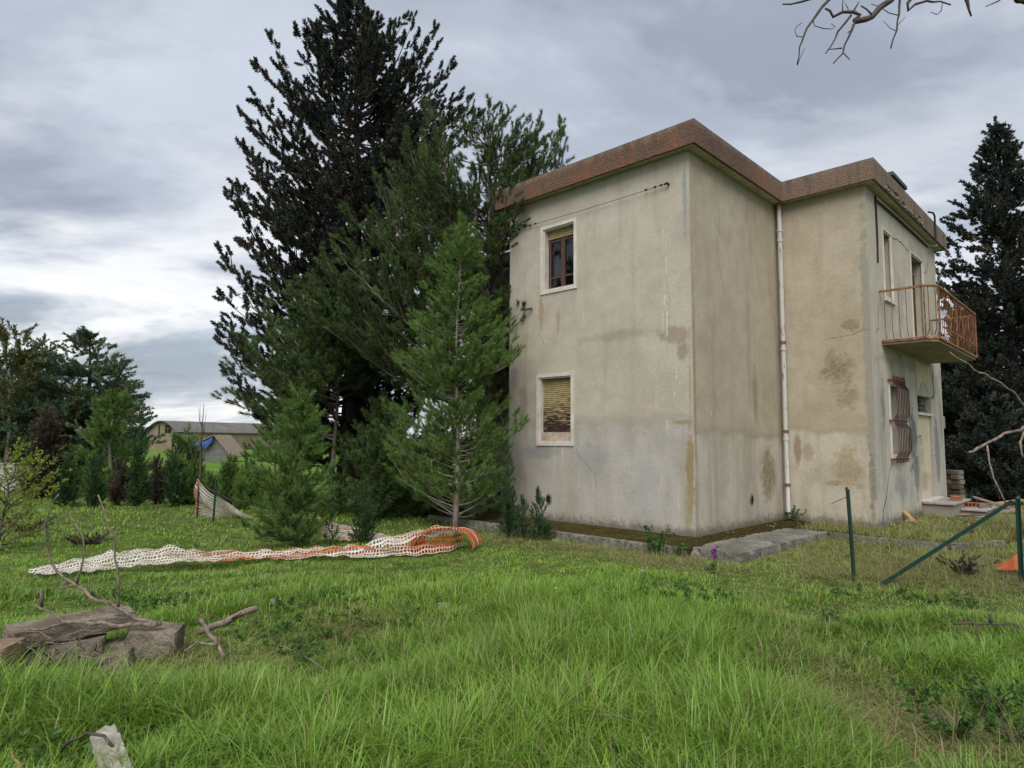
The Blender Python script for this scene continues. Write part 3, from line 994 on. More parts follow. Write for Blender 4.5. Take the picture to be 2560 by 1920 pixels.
crack('B', [(.9, 6.4), (1.05, 5.6), (.95, 4.9), (1.2, 4.2)], .002, 13)
for side, u, z_ in (('A', 3.085, .5), ('B', 2.09, .57)):
    P_ = MAPS[side]
    n = 12
    ring = [P_(u + .055 * math.cos(6.283 * k / n), z_ + .075 * math.sin(6.283 * k / n), -.012) for k in range(n)]
    ring2 = [P_(u + .085 * math.cos(6.283 * k / n), z_ + .11 * math.sin(6.283 * k / n), -.004) for k in range(n)]
    vh = MB().add(ring + ring2, [(k, (k + 1) % n, n + (k + 1) % n, n + k) for k in range(n)]).build('vent_hole', mat_concrete, house)
    MB().add([tuple(v) for v in ring], [tuple(range(n))]).build('opening', mat_dark, vh)

# washing line on the street side
wlb = empty('washing_line', hw(-.06, 2.1, 6.0), HROT, 'thin rusty washing line with knots strung across the plastered wall under the eaves', 'washing line')
MB().tube([(0, 1.78, 0), (0, .9, -.012), (0, 0, -.02), (0, -.9, -.015), (0, -1.72, 0)], .005, 4).build('wire', mat_black, wlb)
for yy in (1.78, -1.72):
    MB().tube([(.05, yy, 0), (-.02, yy, 0)], .022, 6).build('bracket', mat_black, wlb)
for yy in (1.6, 1.46, 1.3, -1.3, -1.48, -1.6, -1.68):
    MB().tube([(0, yy - .018, 0), (0, yy + .018, 0)], .019, 6).build('knot', mat_black, wlb)
MB().tube([(0.03, 1.78, .22), (-.02, 1.9, .05), (.02, 2.03, -.1)], .008, 4).build('stay', mat_black, wlb)

# ------------------------------------------------------------------ pavement round the house
pv = link('pavement', MB().prism([hw(-1.18, -.5)[:2], hw(-.003, -.5)[:2], hw(-.003, LA + .8)[:2], hw(-1.18, LA + .8)[:2]], -.1, .10).mesh('pavement', mat_moss))
tag(pv, 'mossy concrete apron along the plastered street wall', None, None, 'structure')
pv2 = link('pavement', MB().prism([hw(0, -.5)[:2], hw(2.3, -.5)[:2], hw(LB - .003, -.5)[:2], hw(LB - .003, -.003)[:2], hw(0, -.003)[:2]], -.1, .097).mesh('pavement', mat_moss))
tag(pv2, 'mossy strip in the inner corner below the downpipe', None, None, 'structure')
pv3 = link('pavement', MB().prism([hw(2.95, -.55)[:2], hw(2.15, -1.30)[:2], hw(2.15, -3.0)[:2], hw(3.3, -3.55)[:2], hw(9.0, -3.6)[:2], hw(9.0, -LC - .003)[:2], hw(LB - .003, -LC - .003)[:2], hw(LB - .003, -.55)[:2]], -.1, .07).mesh('pavement', mat_moss))
tag(pv3, 'overgrown apron in front of the door side', None, None, 'structure')
rnd = random.Random(11)
yy = -.52
while yy < LA + .7:
    L = rnd.uniform(.85, 1.15)
    me = rough_block((.12, L - .012, .26), int(yy * 100), .005, 2, .012)
    me.materials.append(mat_concrete)
    o = link('kerb_stone', me, pv)
    o.location = hw(-1.243 + rnd.uniform(-.012, .012), yy + L / 2, -.005)
    o.rotation_euler = (0, rnd.uniform(-.02, .02), HROT)
    yy += L
pl = link('path', MB().prism([hw(-1.2, -.58)[:2], hw(-1.2, -1.24)[:2], hw(-1.18, -1.24)[:2], hw(-1.18, -.58)[:2]], -.1, .02).mesh('path', mat_concrete))
tag(pl, 'raised concrete slab path beside the inner return of the house', None, None, 'structure')
for (x0, x1, hgt) in ((-1.12, 0.25, .125), (0.265, 1.4, .115), (1.415, 2.25, .10)):
    me = rough_block((x1 - x0, .74, .28), int(x1 * 77), .004, 4, .015)
    me.materials.append(mat_concrete)
    o = link('paving_slab', me, pl)
    o.location = hw((x0 + x1) / 2, -.89, hgt - .14)
    o.rotation_euler = (0, 0, HROT)
for (p, q) in (((2.15, -1.32), (2.1, -2.2)), ((2.1, -2.22), (2.2, -3.0)), ((2.22, -3.02), (3.25, -3.52))):
    a_, b2 = hw(*p), hw(*q)
    L = (b2 - a_).length
    me = rough_block((L, .10, .22), int(L * 331), .006, 3, .012)
    me.materials.append(mat_concrete)
    o = link('kerb_stone', me, pv3)
    o.location = (a_ + b2) / 2 + Vector((0, 0, -.01))
    o.rotation_euler = (0, 0, math.atan2((b2 - a_).y, (b2 - a_).x))


# ================================================================== foliage sources and scatter
def src(name, verts, faces, mat, attrs=None):
    me = mesh(name, verts, faces, mat)
    if attrs:
        for k, v in attrs.items():
            a = me.attributes.new(k, 'FLOAT', 'POINT')
            a.data.foreach_set('value', np.asarray(v, np.float32))
    return bpy.data.objects.new(name, me)         # a leaf pattern, not placed in the scene itself


def needles(n, seed, length, n_len, width, spread=(25, 65), x0=0.15, quad=False):
    """a spray of needles or scale leaves along +X"""
    r = np.random.default_rng(seed)
    V, Fc, rn = [], [], []
    for i in range(n):
        t = r.uniform(x0, 1)
        p = np.array([t * length, 0, 0]) + r.normal(0, length * .02, 3)
        a = r.uniform(0, 6.283)
        el = math.radians(r.uniform(*spread)) * (1.15 - .55 * t)
        d = np.array([math.cos(el), math.sin(el) * math.cos(a), math.sin(el) * math.sin(a)])
        s = np.cross(d, r.normal(0, 1, 3))
        s /= np.linalg.norm(s) + 1e-9
        L = n_len * r.uniform(.7, 1.15)
        w = width * r.uniform(.7, 1.2)
        o = len(V)
        k = r.uniform()
        if quad:
            V += [p, p + d * L * .45 + s * w, p + d * L, p + d * L * .45 - s * w]
            Fc.append((o, o + 1, o + 2, o + 3))
            rn += [k] * 4
        else:
            V += [p - s * w, p + s * w, p + d * L]
            Fc.append((o, o + 1, o + 2))
            rn += [k] * 3
    return V, Fc, {'rnd': rn}


def leaf_mat(name, lo, hi, alt=None, alt_hi=None, trans=0.25, rough=0.6, spec=0.25, kind='INSTANCER'):
    """leaf colour varies leaf by leaf (rnd), spray by spray (tint) and towards a second colour (mixa)"""
    M = Mat(name, rough, spec)
    t = M.math('ADD', M.math('MULTIPLY', M.attr('rnd'), .5), M.math('MULTIPLY', M.attr('tint', kind), .5))
    c = M.mix(t, lo, hi)
    if alt:
        c = M.mix(M.attr('mixa', kind), c, M.mix(t, alt, alt_hi or alt))
    M.color(c)
    if trans:
        M.translucent(c, trans)
    return M.m


mat_grass = leaf_mat('grass_blades', (0.052, 0.14, 0.011), (0.275, 0.46, 0.058), (0.20, 0.155, 0.075), (0.40, 0.32, 0.175), 0.35, 0.42, 0.42, 'GEOMETRY')
mat_weed = leaf_mat('weed_leaves', (0.045, 0.11, 0.02), (0.12, 0.22, 0.05), None, None, 0.3)
mat_cyp = leaf_mat('dark_cypress_scales', (0.022, 0.030, 0.026), (0.072, 0.088, 0.072), (0.060, 0.043, 0.030), (0.135, 0.094, 0.060), 0.08, 0.7, 0.15)
mat_pine = leaf_mat('aleppo_pine_needles', (0.034, 0.066, 0.020), (0.115, 0.18, 0.060), (0.09, 0.095, 0.022), (0.17, 0.16, 0.04), 0.2, 0.55, 0.25)
mat_young = leaf_mat('young_pine_needles', (0.058, 0.122, 0.024), (0.20, 0.315, 0.085), (0.11, 0.12, 0.022), (0.20, 0.19, 0.04), 0.25, 0.55, 0.25)
mat_sap = leaf_mat('cypress_sapling_scales', (0.022, 0.055, 0.018), (0.07, 0.135, 0.05), (0.05, 0.05, 0.02), (0.1, 0.09, 0.04), 0.12, 0.65, 0.2)
mat_far = leaf_mat('hazy_cedar_needles', (0.052, 0.092, 0.056), (0.145, 0.21, 0.115), (0.11, 0.12, 0.03), (0.20, 0.19, 0.05), 0.15, 0.65, 0.2)  # distance haze is put into the needle colour, paler and bluer
mat_dead = leaf_mat('dead_brown_scales', (0.045, 0.034, 0.027), (0.10, 0.074, 0.056), None, None, 0.1)
mat_shrub = leaf_mat('fresh_shrub_leaves', (0.10, 0.155, 0.02), (0.30, 0.36, 0.06), None, None, 0.4, 0.5, 0.3)
mat_bark = simple('grey_bark', (0.17, 0.145, 0.12), (0.075, 0.062, 0.052), 9, 0.95, 0.1, 0.5)
mat_bark_dark = simple('dark_bark', (0.055, 0.045, 0.038), (0.026, 0.021, 0.018), 9, 0.95, 0.1, 0.5)
mat_bark_pale = simple('pale_young_bark', (0.33, 0.29, 0.24), (0.18, 0.155, 0.13), 14, 0.9, 0.1, 0.3)
mat_twig = simple('dead_twig_bark', (0.30, 0.245, 0.195), (0.085, 0.066, 0.054), 26, 0.95, 0.1, 0.9)
mat_twig_dark = simple('dark_twig_bark', (0.11, 0.09, 0.08), (0.05, 0.042, 0.04), 16, 0.9, 0.1, 0.5)



def srcs(prefix, mat, count, *a, **k):
    out = []
    for i in range(count):
        kk = dict(k)
        v, f_, at_ = needles(a[0], hash_seed(prefix) + i, *a[1:], **kk)
        out.append(src(prefix, v, f_, mat, at_))
    return out


def hash_seed(s):
    return sum(ord(c) * (i + 1) for i, c in enumerate(s)) % 10007


S_cyp = srcs('cypress_spray', mat_cyp, 4, 150, .26, .085, .011, (20, 100), .02, quad=True)
S_pine = srcs('pine_spray', mat_pine, 3, 110, .26, .115, .0052, (25, 70), .12)
S_young = srcs('young_pine_spray', mat_young, 3, 95, .24, .10, .0052, (25, 70), .12)
S_sap = srcs('sapling_spray', mat_sap, 3, 60, .20, .055, .0075, (20, 70), .05, quad=True)
S_far = srcs('cedar_spray', mat_far, 3, 70, .40, .13, .018, (25, 75), .05, quad=True)
S_dead = srcs('dead_spray', mat_dead, 2, 60, .22, .07, .008, (20, 75), .05, quad=True)
S_shrub = srcs('shrub_spray', mat_shrub, 3, 18, .26, .06, .015, (30, 80), .1, quad=True)
S_right = srcs('tall_cypress_spray', mat_cyp, 3, 90, .34, .12, .02, (20, 85), .05, quad=True)

_gn = {}


def scatter_group(sources):
    key = tuple(o.name for o in sources)
    if key in _gn:
        return _gn[key]
    ng = bpy.data.node_groups.new('scatter_' + sources[0].name, 'GeometryNodeTree')
    ng.interface.new_socket('Geometry', in_out='INPUT', socket_type='NodeSocketGeometry')
    ng.interface.new_socket('Geometry', in_out='OUTPUT', socket_type='NodeSocketGeometry')
    N = ng.nodes.new
    gi_, go_ = N('NodeGroupInput'), N('NodeGroupOutput')
    join = N('GeometryNodeJoinGeometry')
    for o in sources:
        oi = N('GeometryNodeObjectInfo')
        oi.inputs['Object'].default_value = o
        oi.inputs['As Instance'].default_value = False
        g2 = N('GeometryNodeGeometryToInstance')
        ng.links.new(oi.outputs['Geometry'], g2.inputs[0])
        ng.links.new(g2.outputs[0], join.inputs[0])
    iop = N('GeometryNodeInstanceOnPoints')
    ng.links.new(gi_.outputs[0], iop.inputs['Points'])
    ng.links.new(join.outputs[0], iop.inputs['Instance'])
    iop.inputs['Pick Instance'].default_value = True

    def named(n, t):
        a = N('GeometryNodeInputNamedAttribute')
        a.data_type = t
        a.inputs['Name'].default_value = n
        return a.outputs['Attribute']
    e2r = N('FunctionNodeEulerToRotation')
    ng.links.new(named('eul', 'FLOAT_VECTOR'), e2r.inputs[0])
    ng.links.new(e2r.outputs[0], iop.inputs['Rotation'])
    ng.links.new(named('scl', 'FLOAT_VECTOR'), iop.inputs['Scale'])
    ng.links.new(named('pick', 'INT'), iop.inputs['Instance Index'])
    ng.links.new(iop.outputs[0], go_.inputs[0])
    _gn[key] = ng
    return ng


def scatter(name, pts, eul, scl, tint, mixa, sources, parent=None, seed=0):
    pts = np.asarray(pts, np.float32)
    n = len(pts)
    me = bpy.data.meshes.new(name)
    me.vertices.add(n)
    me.vertices.foreach_set('co', pts.ravel())
    scl = np.asarray(scl, np.float32)
    if scl.ndim == 1:
        scl = np.repeat(scl[:, None], 3, 1)
    r = np.random.default_rng(seed)
    for nm, t, v in (('eul', 'FLOAT_VECTOR', np.asarray(eul, np.float32)), ('scl', 'FLOAT_VECTOR', scl)):
        a = me.attributes.new(nm, t, 'POINT')
        a.data.foreach_set('vector', v.ravel())
    for nm, v in (('tint', tint), ('mixa', mixa)):
        a = me.attributes.new(nm, 'FLOAT', 'POINT')
        a.data.foreach_set('value', np.asarray(v, np.float32))
    a = me.attributes.new('pick', 'INT', 'POINT')
    a.data.foreach_set('value', r.integers(0, len(sources), n).astype(np.int32))
    o = link(name, me, parent)
    md = o.modifiers.new('scatter', 'NODES')
    md.node_group = scatter_group(sources)
    return o


def dir_eul(d, r):
    d = np.asarray(d, float)
    d = d / (np.linalg.norm(d, axis=1, keepdims=True) + 1e-9)
    return np.stack([r.uniform(0, 6.283, len(d)), -np.arcsin(np.clip(d[:, 2], -1, 1)), np.arctan2(d[:, 1], d[:, 0])], 1)


# ================================================================== trees
def conifer(name, label, cat, base, H, prof, nb, sources, bark, seed, rise=0.5, tip=0.35, t0=0.08, trunk_r=0.1, step=0.16, size=1.0, twig=0.35,
            gap=0.25, mixp=0.15, group=None, lean=(0, 0), curve=0.0, extra=(), tpow=1.0, bare=0.0, jitter=.05, stems=(), sub=1.0, len_lo=.6, br=1.0, front=1.0):
    """prof: (t, radius to -X, radius to +X); rise: climb of a branch per metre of reach; extra: explicit limbs (z start, tip offset)"""
    r = np.random.default_rng(seed)
    root = empty(name, base, 0, label, cat, group)
    wood = MB()

    def trunk(z):
        t = z / H
        return np.array([lean[0] * t + curve * math.sin(t * 3.1) + .03 * math.sin(t * 9 + seed), lean[1] * t + .03 * math.cos(t * 7 + seed), z])
    n = 12
    wood.tube([trunk(H * k / n) - np.array([0, 0, .15 if k == 0 else 0]) for k in range(n + 1)], [trunk_r * (1 - .93 * (k / n) ** .8) for k in range(n + 1)], 7)
    for (sx, sy, sh, sr) in stems:
        wood.tube([np.array([sx * (1.0 - .6 * k / 6), sy * (1 - .6 * k / 6), sh * k / 6 - .1]) for k in range(7)], [sr * (1 - .8 * k / 6) for k in range(7)], 6)
    tr = wood.build('trunk', bark, root, True)
    pt, pl_, pr_ = zip(*prof)
    limbs = []
    for i in range(nb):
        t = t0 + (1 - t0) * r.uniform() ** tpow
        phi = r.uniform(0, 6.283)
        c, s = math.cos(phi), math.sin(phi)
        rl, rR = np.interp(t, pt, pl_), np.interp(t, pt, pr_)
        rx = rR if c > 0 else rl
        rd = .5 * (rl + rR)
        L = math.hypot(rx * c, rd * s) * r.uniform(len_lo, 1.05) * (1 - (1 - front) * max(0, -s))
        z1 = t * H
        rs = rise * r.uniform(.7, 1.3)
        z0 = max(.04 * H, z1 - rs * L)
        limbs.append((z0, np.array([c * L, s * L, z1]) + np.array([*trunk(z0)[:2], 0])))
    for (z0, x, y, z1) in extra:
        limbs.append((z0, np.array([x, y, z1])))
    P, D, M = [], [], []
    bw = MB()
    for (z0, tipp) in limbs:
        p0 = trunk(z0)
        v = tipp - p0
        L = np.linalg.norm(v)
        if L < .12:
            P += [tipp]
            D += [v + np.array([0, 0, .1])]
            M += [r.uniform() < mixp]
            continue
        k = max(3, min(8, int(L / .3) + 2))
        wob = r.normal(0, .06 * L, 3)
        pts = [p0 + v * (q / k) + np.array([0, 0, -tip * L * .28 * math.sin(3.14 * q / k)]) + wob * math.sin(3.14 * q / k) for q in range(k + 1)]
        r0 = min(trunk_r * .5, .007 + .011 * L) * br
        bw.tube(pts, [r0 * (1 - .85 * q / k) for q in range(k + 1)], 4, False)
        pts = np.array(pts)
        brown = r.uniform() < mixp * 1.5

        def along(q):
            q = np.clip(q, 0, 1) * k
            i0 = min(int(q), k - 1)
            return pts[i0] + (pts[i0 + 1] - pts[i0]) * (q - i0), (pts[i0 + 1] - pts[i0])
        s = max(bare, gap)
        while s < 1.0:
            p, d = along(s)
            P.append(p + r.normal(0, jitter, 3))
            D.append(d / np.linalg.norm(d) + r.normal(0, .35, 3) + np.array([0, 0, .25]))
            M.append(r.uniform() < (mixp * 1.8 if brown else mixp * .5))
            # side twigs
            if r.uniform() < .85 * sub:
                tl = twig * L * (1.05 - s) ** .7 * r.uniform(.4, 1.1)
                dn = d / np.linalg.norm(d)
                sd = np.cross(dn, np.array([0, 0, 1.0])) * (1 if r.uniform() < .5 else -1)
                td = dn * .6 + sd * r.uniform(.3, 1.0) + np.array([0, 0, r.uniform(-.1, .75)])
                td /= np.linalg.norm(td)
                m_ = max(1, int(tl / step))
                if tl > .22:
                    bw.tube([p, p + td * tl], [r0 * .4, r0 * .15], 3, False)
                for q in range(m_):
                    P.append(p + td * tl * ((q + .7) / m_) + r.normal(0, jitter, 3))
                    D.append(td + r.normal(0, .3, 3) + np.array([0, 0, .25]))
                    M.append(r.uniform() < (mixp * 1.8 if brown else mixp * .5))
            s += step / L
        P.append(tipp)
        D.append(v / L + np.array([0, 0, tip]))
        M.append(False)
    bw.build('branches', bark, tr, True)['kind'] = 'stuff'
    P, D = np.array(P), np.array(D)
    n = len(P)
    crown = scatter('crown', P, dir_eul(D, r), r.uniform(.7, 1.25, n) * size, r.uniform(0, 1, n), np.array(M, float) * r.uniform(.5, 1, n), sources, root, seed)
    crown['kind'] = 'stuff'
    return root


TREES_NEAR = 'conifers growing beside the house'
# the tall dark cypress behind everything
tb = at(900, 1288, 17.0)
Hb = at(872, -12, 17.0).z
S = 17.0 / F_PX
xb = at(900, 700, 17.0).x


def lr(py, l, r_):
    return ((at(900, py, 17.0).z) / Hb, (900 - l) * S, (r_ - 900) * S)


conifer('tall_cypress', 'tallest tree, dark brownish cypress with ragged upswept branches full of cones', 'tree', (xb, 17.0, 0), Hb,
        [(0.0, .8, .8)] + [lr(*q) for q in ((1180, 640, 1120), (1000, 575, 1130), (900, 600, 1110), (780, 565, 1120), (640, 600, 1130), (520, 590, 1150), (400, 610, 1150), (300, 630, 1185), (210, 705, 1110), (140, 735, 1060), (90, 795, 980), (55, 818, 930), (20, 842, 912), (-10, 862, 895))],
        330, S_cyp, mat_bark_dark, 3, rise=.42, tip=.5, t0=.16, trunk_r=.26, step=.19, size=.92, twig=.34, gap=.2, mixp=.2, group=TREES_NEAR, lean=(-.28, 0),
        stems=((.5, .2, 6, .13), (-.45, .1, 6, .12), (.9, -.2, 5, .1)), len_lo=.5, jitter=.07,
        extra=[(at(900, z0_, 17).z, at(px_, py_, 17).x - xb, dy, at(px_, py_, 17).z) for (px_, py_, z0_, dy) in (
            (596, 275, 560, .3), (690, 118, 330, -.3), (1010, 38, 260, .2), (1062, 95, 330, .4), (1125, 175, 420, -.2), (1198, 275, 470, .3), (1140, 330, 480, -.5), (1100, 120, 330, -.2), (1085, 75, 280, .1), (1040, 60, 260, -.3), (1145, 215, 400, .4), (1165, 250, 440, 0), (1180, 300, 480, -.3), (1120, 150, 360, .5), (985, 60, 240, 0), (1110, 260, 420, -.6), (1060, 160, 350, .6),
            (565, 480, 760, .2), (570, 640, 830, -.4), (545, 740, 900, .4), (548, 850, 980, .1), (600, 520, 720, -.6), (620, 380, 620, .5), (700, 210, 440, .3), (585, 935, 1040, -.3), (600, 365, 640, .1))])

# spreading pine by the corner of the house
Yp = 14.3
xp = at(1236, 1200, Yp).x
pz = lambda y: at(1236, y, Yp).z
pxx = lambda x, y: at(x, y, Yp).x - xp
Hp = pz(300)
conifer('spreading_pine', 'spreading pine with long thin branches leaning over the house corner', 'tree', (xp, Yp, 0), Hp,
        [(0, .3, .3), (.25, 1.3, .3), (.4, 2.6, .25), (.55, 3.4, .2), (.7, 3.0, .25), (.82, 2.5, .7), (.9, 1.9, 1.2), (.97, .9, 1.4), (1, .3, .6)],
        165, S_pine, mat_bark, 21, rise=.55, tip=.25, t0=.28, trunk_r=.17, step=.15, size=.85, twig=.5, gap=.34, mixp=.12, group=TREES_NEAR, lean=(-.1, 0), curve=-.15, jitter=.07, len_lo=.55,
        extra=[(pz(z0_), pxx(px_, py_), dy, pz(py_)) for (px_, py_, z0_, dy) in (
            (1408, 300, 640, .2), (1400, 350, 620, -.3), (1345, 305, 650, .1), (1325, 340, 650, -.3), (1235, 288, 600, 0), (1220, 320, 640, .4), (1445, 395, 520, .5), (1380, 380, 560, -.2), (1290, 360, 640, -.5), (1270, 420, 650, .2),
            (1080, 305, 760, -.5), (1060, 340, 760, .2), (1110, 330, 740, .5), (1030, 395, 800, -.6), (980, 420, 830, .1), (960, 500, 870, -.8), (930, 540, 880, .3), (880, 560, 900, -.5), (860, 640, 930, -.2), (840, 700, 980, -.9), (820, 760, 1000, -.4), (790, 800, 1010, -1.0), (850, 830, 1030, -.7), (900, 700, 960, -1.3), (950, 610, 930, -1.0), (1010, 520, 880, -1.2), (1000, 680, 960, -1.4), (1050, 600, 900, -1.0), (1100, 480, 820, -.9), (760, 740, 980, .2), (905, 880, 1060, -.6))])

# slim young pine in front
Yy = 12.1
xy = at(1140, 1200, Yy).x
yz = lambda y: at(1140, y, Yy).z
ys = Yy / F_PX
conifer('young_pine', 'slim young pine with pale straight trunk standing in front of the house corner', 'tree', (xy, Yy, 0), yz(556),
        [(0, .5, .5)] + [(yz(y) / yz(556), (1140 - l) * ys, (r_ - 1140) * ys) for y, l, r_ in ((1290, 1000, 1250), (1180, 930, 1290), (1090, 925, 1315), (1000, 950, 1310), (900, 975, 1315), (840, 995, 1305), (740, 1045, 1220), (650, 1072, 1200), (600, 1098, 1178), (570, 1118, 1158), (556, 1136, 1144))],
        290, S_young, mat_bark_pale, 31, rise=.55, tip=.35, t0=.11, trunk_r=.06, step=.12, size=.74, twig=.5, gap=.34, mixp=.10, group=TREES_NEAR, jitter=.05, len_lo=.4, br=.75, front=.3)

# pine with a thin grey stem left of the cypress
Yq = 14.9
xq = at(834, 1200, Yq).x
qz = lambda y: at(834, y, Yq).z
qs = Yq / F_PX
conifer('grey_stemmed_pine', 'pine with a thin bare grey stem and a dark crown under the tall cypress', 'tree', (xq, Yq, 0), qz(700),
        [(0, .3, .3)] + [(qz(y) / qz(700), (834 - l) * qs, (r_ - 834) * qs) for y, l, r_ in ((1150, 600, 880), (1050, 575, 900), (980, 565, 930), (900, 590, 900), (830, 600, 890), (760, 660, 880), (720, 720, 870), (700, 800, 840))],
        95, S_pine, mat_bark, 41, rise=.35, tip=.2, t0=.52, trunk_r=.075, step=.17, size=.95, twig=.4, gap=.3, mixp=.12, group=TREES_NEAR, jitter=.06, len_lo=.5,
        extra=[(qz(z0_), (px_ - 834) * qs, dy, qz(py_)) for (px_, py_, z0_, dy) in ((725, 745, 900, -.2), (660, 800, 960, .2), (610, 860, 1000, -.3), (575, 985, 1090, .1), (570, 1005, 1100, -.4), (640, 760, 930, .4), (780, 715, 900, 0))])

# lower, bushier conifers
def bush_tree(name, label, px_, py_base, py_top, l, r_, srcs_, bark, seed, nb=70, rise=.6, t0=.03, size=.8, mixp=.1, step=.13, twig=.35, cat='tree', group=TREES_NEAR, tr_=.045, shape=None, Y=None, gap=.15, len_lo=.55):
    g0 = gnd(px_, py_base)
    Y = Y or g0.y
    z = lambda y: at(px_, y, Y).z
    s = Y / F_PX
    H = z(py_top)
    sh_ = shape or ((0, .75), (.12, 1.0), (.4, .85), (.7, .5), (.9, .22), (1, .05))
    prof = [(t, l * s * k, r_ * s * k) for t, k in sh_]
    return conifer(name, label, cat, (at(px_, 1200, Y).x, Y, 0), H, prof, nb, srcs_, bark, seed, rise=rise, tip=.3, t0=t0, trunk_r=tr_, step=step, size=size, twig=twig, gap=gap, mixp=mixp, group=group, jitter=.04, len_lo=len_lo)


bush_tree('bushy_pine', 'bushy waist-high pine with yellow tips rooted behind the lying barrier net', 742, 1362, 985, 118, 95, S_young, mat_bark_dark, 51, 110, size=.72, mixp=.12, step=.115)
bush_tree('bushy_pine', 'feathery pale pine between the standing net and the grey-stemmed pine', 690, 1300, 955, 85, 85, S_young, mat_bark, 52, 66, size=.85, mixp=.12, Y=14.2)
bush_tree('bushy_pine', 'round-topped green pine between the grey-stemmed pine and the pale-trunked young pine', 960, 1325, 1040, 85, 80, S_pine, mat_bark_dark, 55, 80, size=.75, Y=13.4, mixp=.08, twig=.45)
bush_tree('bushy_pine', 'low dark pine skirt growing around the foot of the tall cypress', 960, 1330, 1000, 170, 130, S_pine, mat_bark_dark, 53, 90, size=.85, Y=14.6, mixp=.05)
bush_tree('bushy_pine', 'dark low pine in deep shade beside the pale trunk of the young pine', 1080, 1330, 1060, 110, 110, S_pine, mat_bark_dark, 54, 60, size=.8, Y=13.6, mixp=.05)

SAP = 'cypress saplings along the net and the house'
slim = ((0, .55), (.1, .7), (.5, .55), (.8, .3), (1, .04))
bush_tree('cypress_sapling', 'slim knee-high cypress sapling beside the lying barrier net', 914, 1362, 1205, 30, 32, S_sap, mat_bark_dark, 61, 110, rise=1.3, size=.46, step=.075, twig=.3, group=SAP, tr_=.018, shape=slim, mixp=.0)
bush_tree('cypress_sapling', 'tiny cypress seedling between the bushy pine and the knee-high sapling', 831, 1360, 1288, 20, 20, S_sap, mat_bark_dark, 62, 45, rise=1.0, size=.45, step=.07, group=SAP, tr_=.014, shape=slim, mixp=.0)
bush_tree('cypress_sapling', 'tallest of three cypress saplings against the house wall, leaning slightly', 1270, 1345, 1142, 27, 30, S_sap, mat_bark_dark, 63, 130, rise=1.3, size=.46, step=.075, twig=.3, group=SAP, tr_=.02, shape=slim, mixp=.0)
bush_tree('cypress_sapling', 'middle and smallest of three cypress saplings against the house wall', 1307, 1348, 1250, 24, 22, S_sap, mat_bark_dark, 64, 60, rise=1.1, size=.48, step=.07, group=SAP, tr_=.015, shape=slim, mixp=.0)
bush_tree('cypress_sapling', 'conical cypress sapling nearest the mossy kerb below the wall vent hole', 1349, 1352, 1232, 33, 32, S_sap, mat_bark_dark, 65, 90, rise=.9, size=.52, step=.075, group=SAP, tr_=.018, shape=((0, .75), (.15, .8), (.5, .5), (.8, .22), (1, .04)), mixp=.0)

# ------------------------------------------------------------------ trees far off on the left
FAR = 'trees beyond the lawn'
bush_tree('cedar', 'tall layered dark cedar with a pointed crown beyond the lawn', 205, 1225, 832, 235, 130, S_far, mat_bark_dark, 71, 130, rise=.14, t0=.14, size=.82, mixp=.2, step=.25, twig=.4, group=FAR, tr_=.2, shape=((0, .5), (.2, .95), (.45, 1.0), (.65, .75), (.8, .5), (.92, .22), (1, .04)), Y=24, len_lo=.5)
bush_tree('cedar', 'cedar with a narrow blue-green spire beside the tall layered cedar', 86, 1225, 848, 130, 150, S_far, mat_bark_dark, 72, 85, rise=.16, t0=.2, size=.8, mixp=.1, step=.27, twig=.4, group=FAR, tr_=.16, shape=((0, .5), (.2, 1), (.5, .95), (.7, .6), (.85, .3), (1, .04)), Y=25.5, len_lo=.5)
bush_tree('cedar', 'drooping cedar at the outer edge of the grove, reaching towards the warehouse', 285, 1225, 905, 110, 85, S_far, mat_bark_dark, 73, 78, rise=.12, t0=.2, size=.8, mixp=.2, step=.26, twig=.4, group=FAR, tr_=.14, shape=((0, .5), (.25, 1), (.5, .95), (.7, .62), (.88, .3), (1, .05)), Y=23, len_lo=.5)
bush_tree('sparse_tree', 'thin yellowish tree with airy foliage at the picture edge above the shrub', 12, 1225, 826, 70, 75, S_far, mat_bark, 74, 46, rise=.7, t0=.5, size=.95, mixp=.75, step=.27, twig=.45, group=FAR, tr_=.1, shape=((0, .3), (.5, .7), (.75, 1.0), (.92, .8), (1, .3)), Y=22, gap=.45)
bush_tree('cedar', 'broad cedar filling the back of the grove behind the leafy shrub', 30, 1225, 930, 130, 170, S_far, mat_bark_dark, 78, 75, rise=.16, t0=.1, size=.85, mixp=.15, step=.26, twig=.4, group=FAR, tr_=.14, shape=((0, .7), (.25, 1), (.5, .95), (.7, .7), (.88, .35), (1, .05)), Y=23.5, len_lo=.5)
bush_tree('pale_pine', 'pale green pine in front of the cedars', 272, 1262, 985, 105, 95, S_young, mat_bark_pale, 75, 75, rise=.6, size=1.25, mixp=.08, step=.22, twig=.4, group=FAR, tr_=.07, Y=18.5)
bush_tree('pale_pine', 'small pale pine standing in front of the warehouse gable', 462, 1250, 1085, 34, 30, S_young, mat_bark_pale, 76, 50, rise=.6, size=1.5, mixp=.1, step=.22, twig=.4, group=FAR, tr_=.05, Y=20.5)
bush_tree('dead_cypress', 'dead reddish-brown cypress bush below the cedars', 108, 1246, 1043, 42, 40, S_dead, mat_bark_dark, 77, 120, rise=1.0, size=1.1, step=.13, twig=.35, group=FAR, tr_=.05, Y=17.5, shape=((0, .8), (.2, 1), (.6, .75), (.85, .4), (1, .1)))
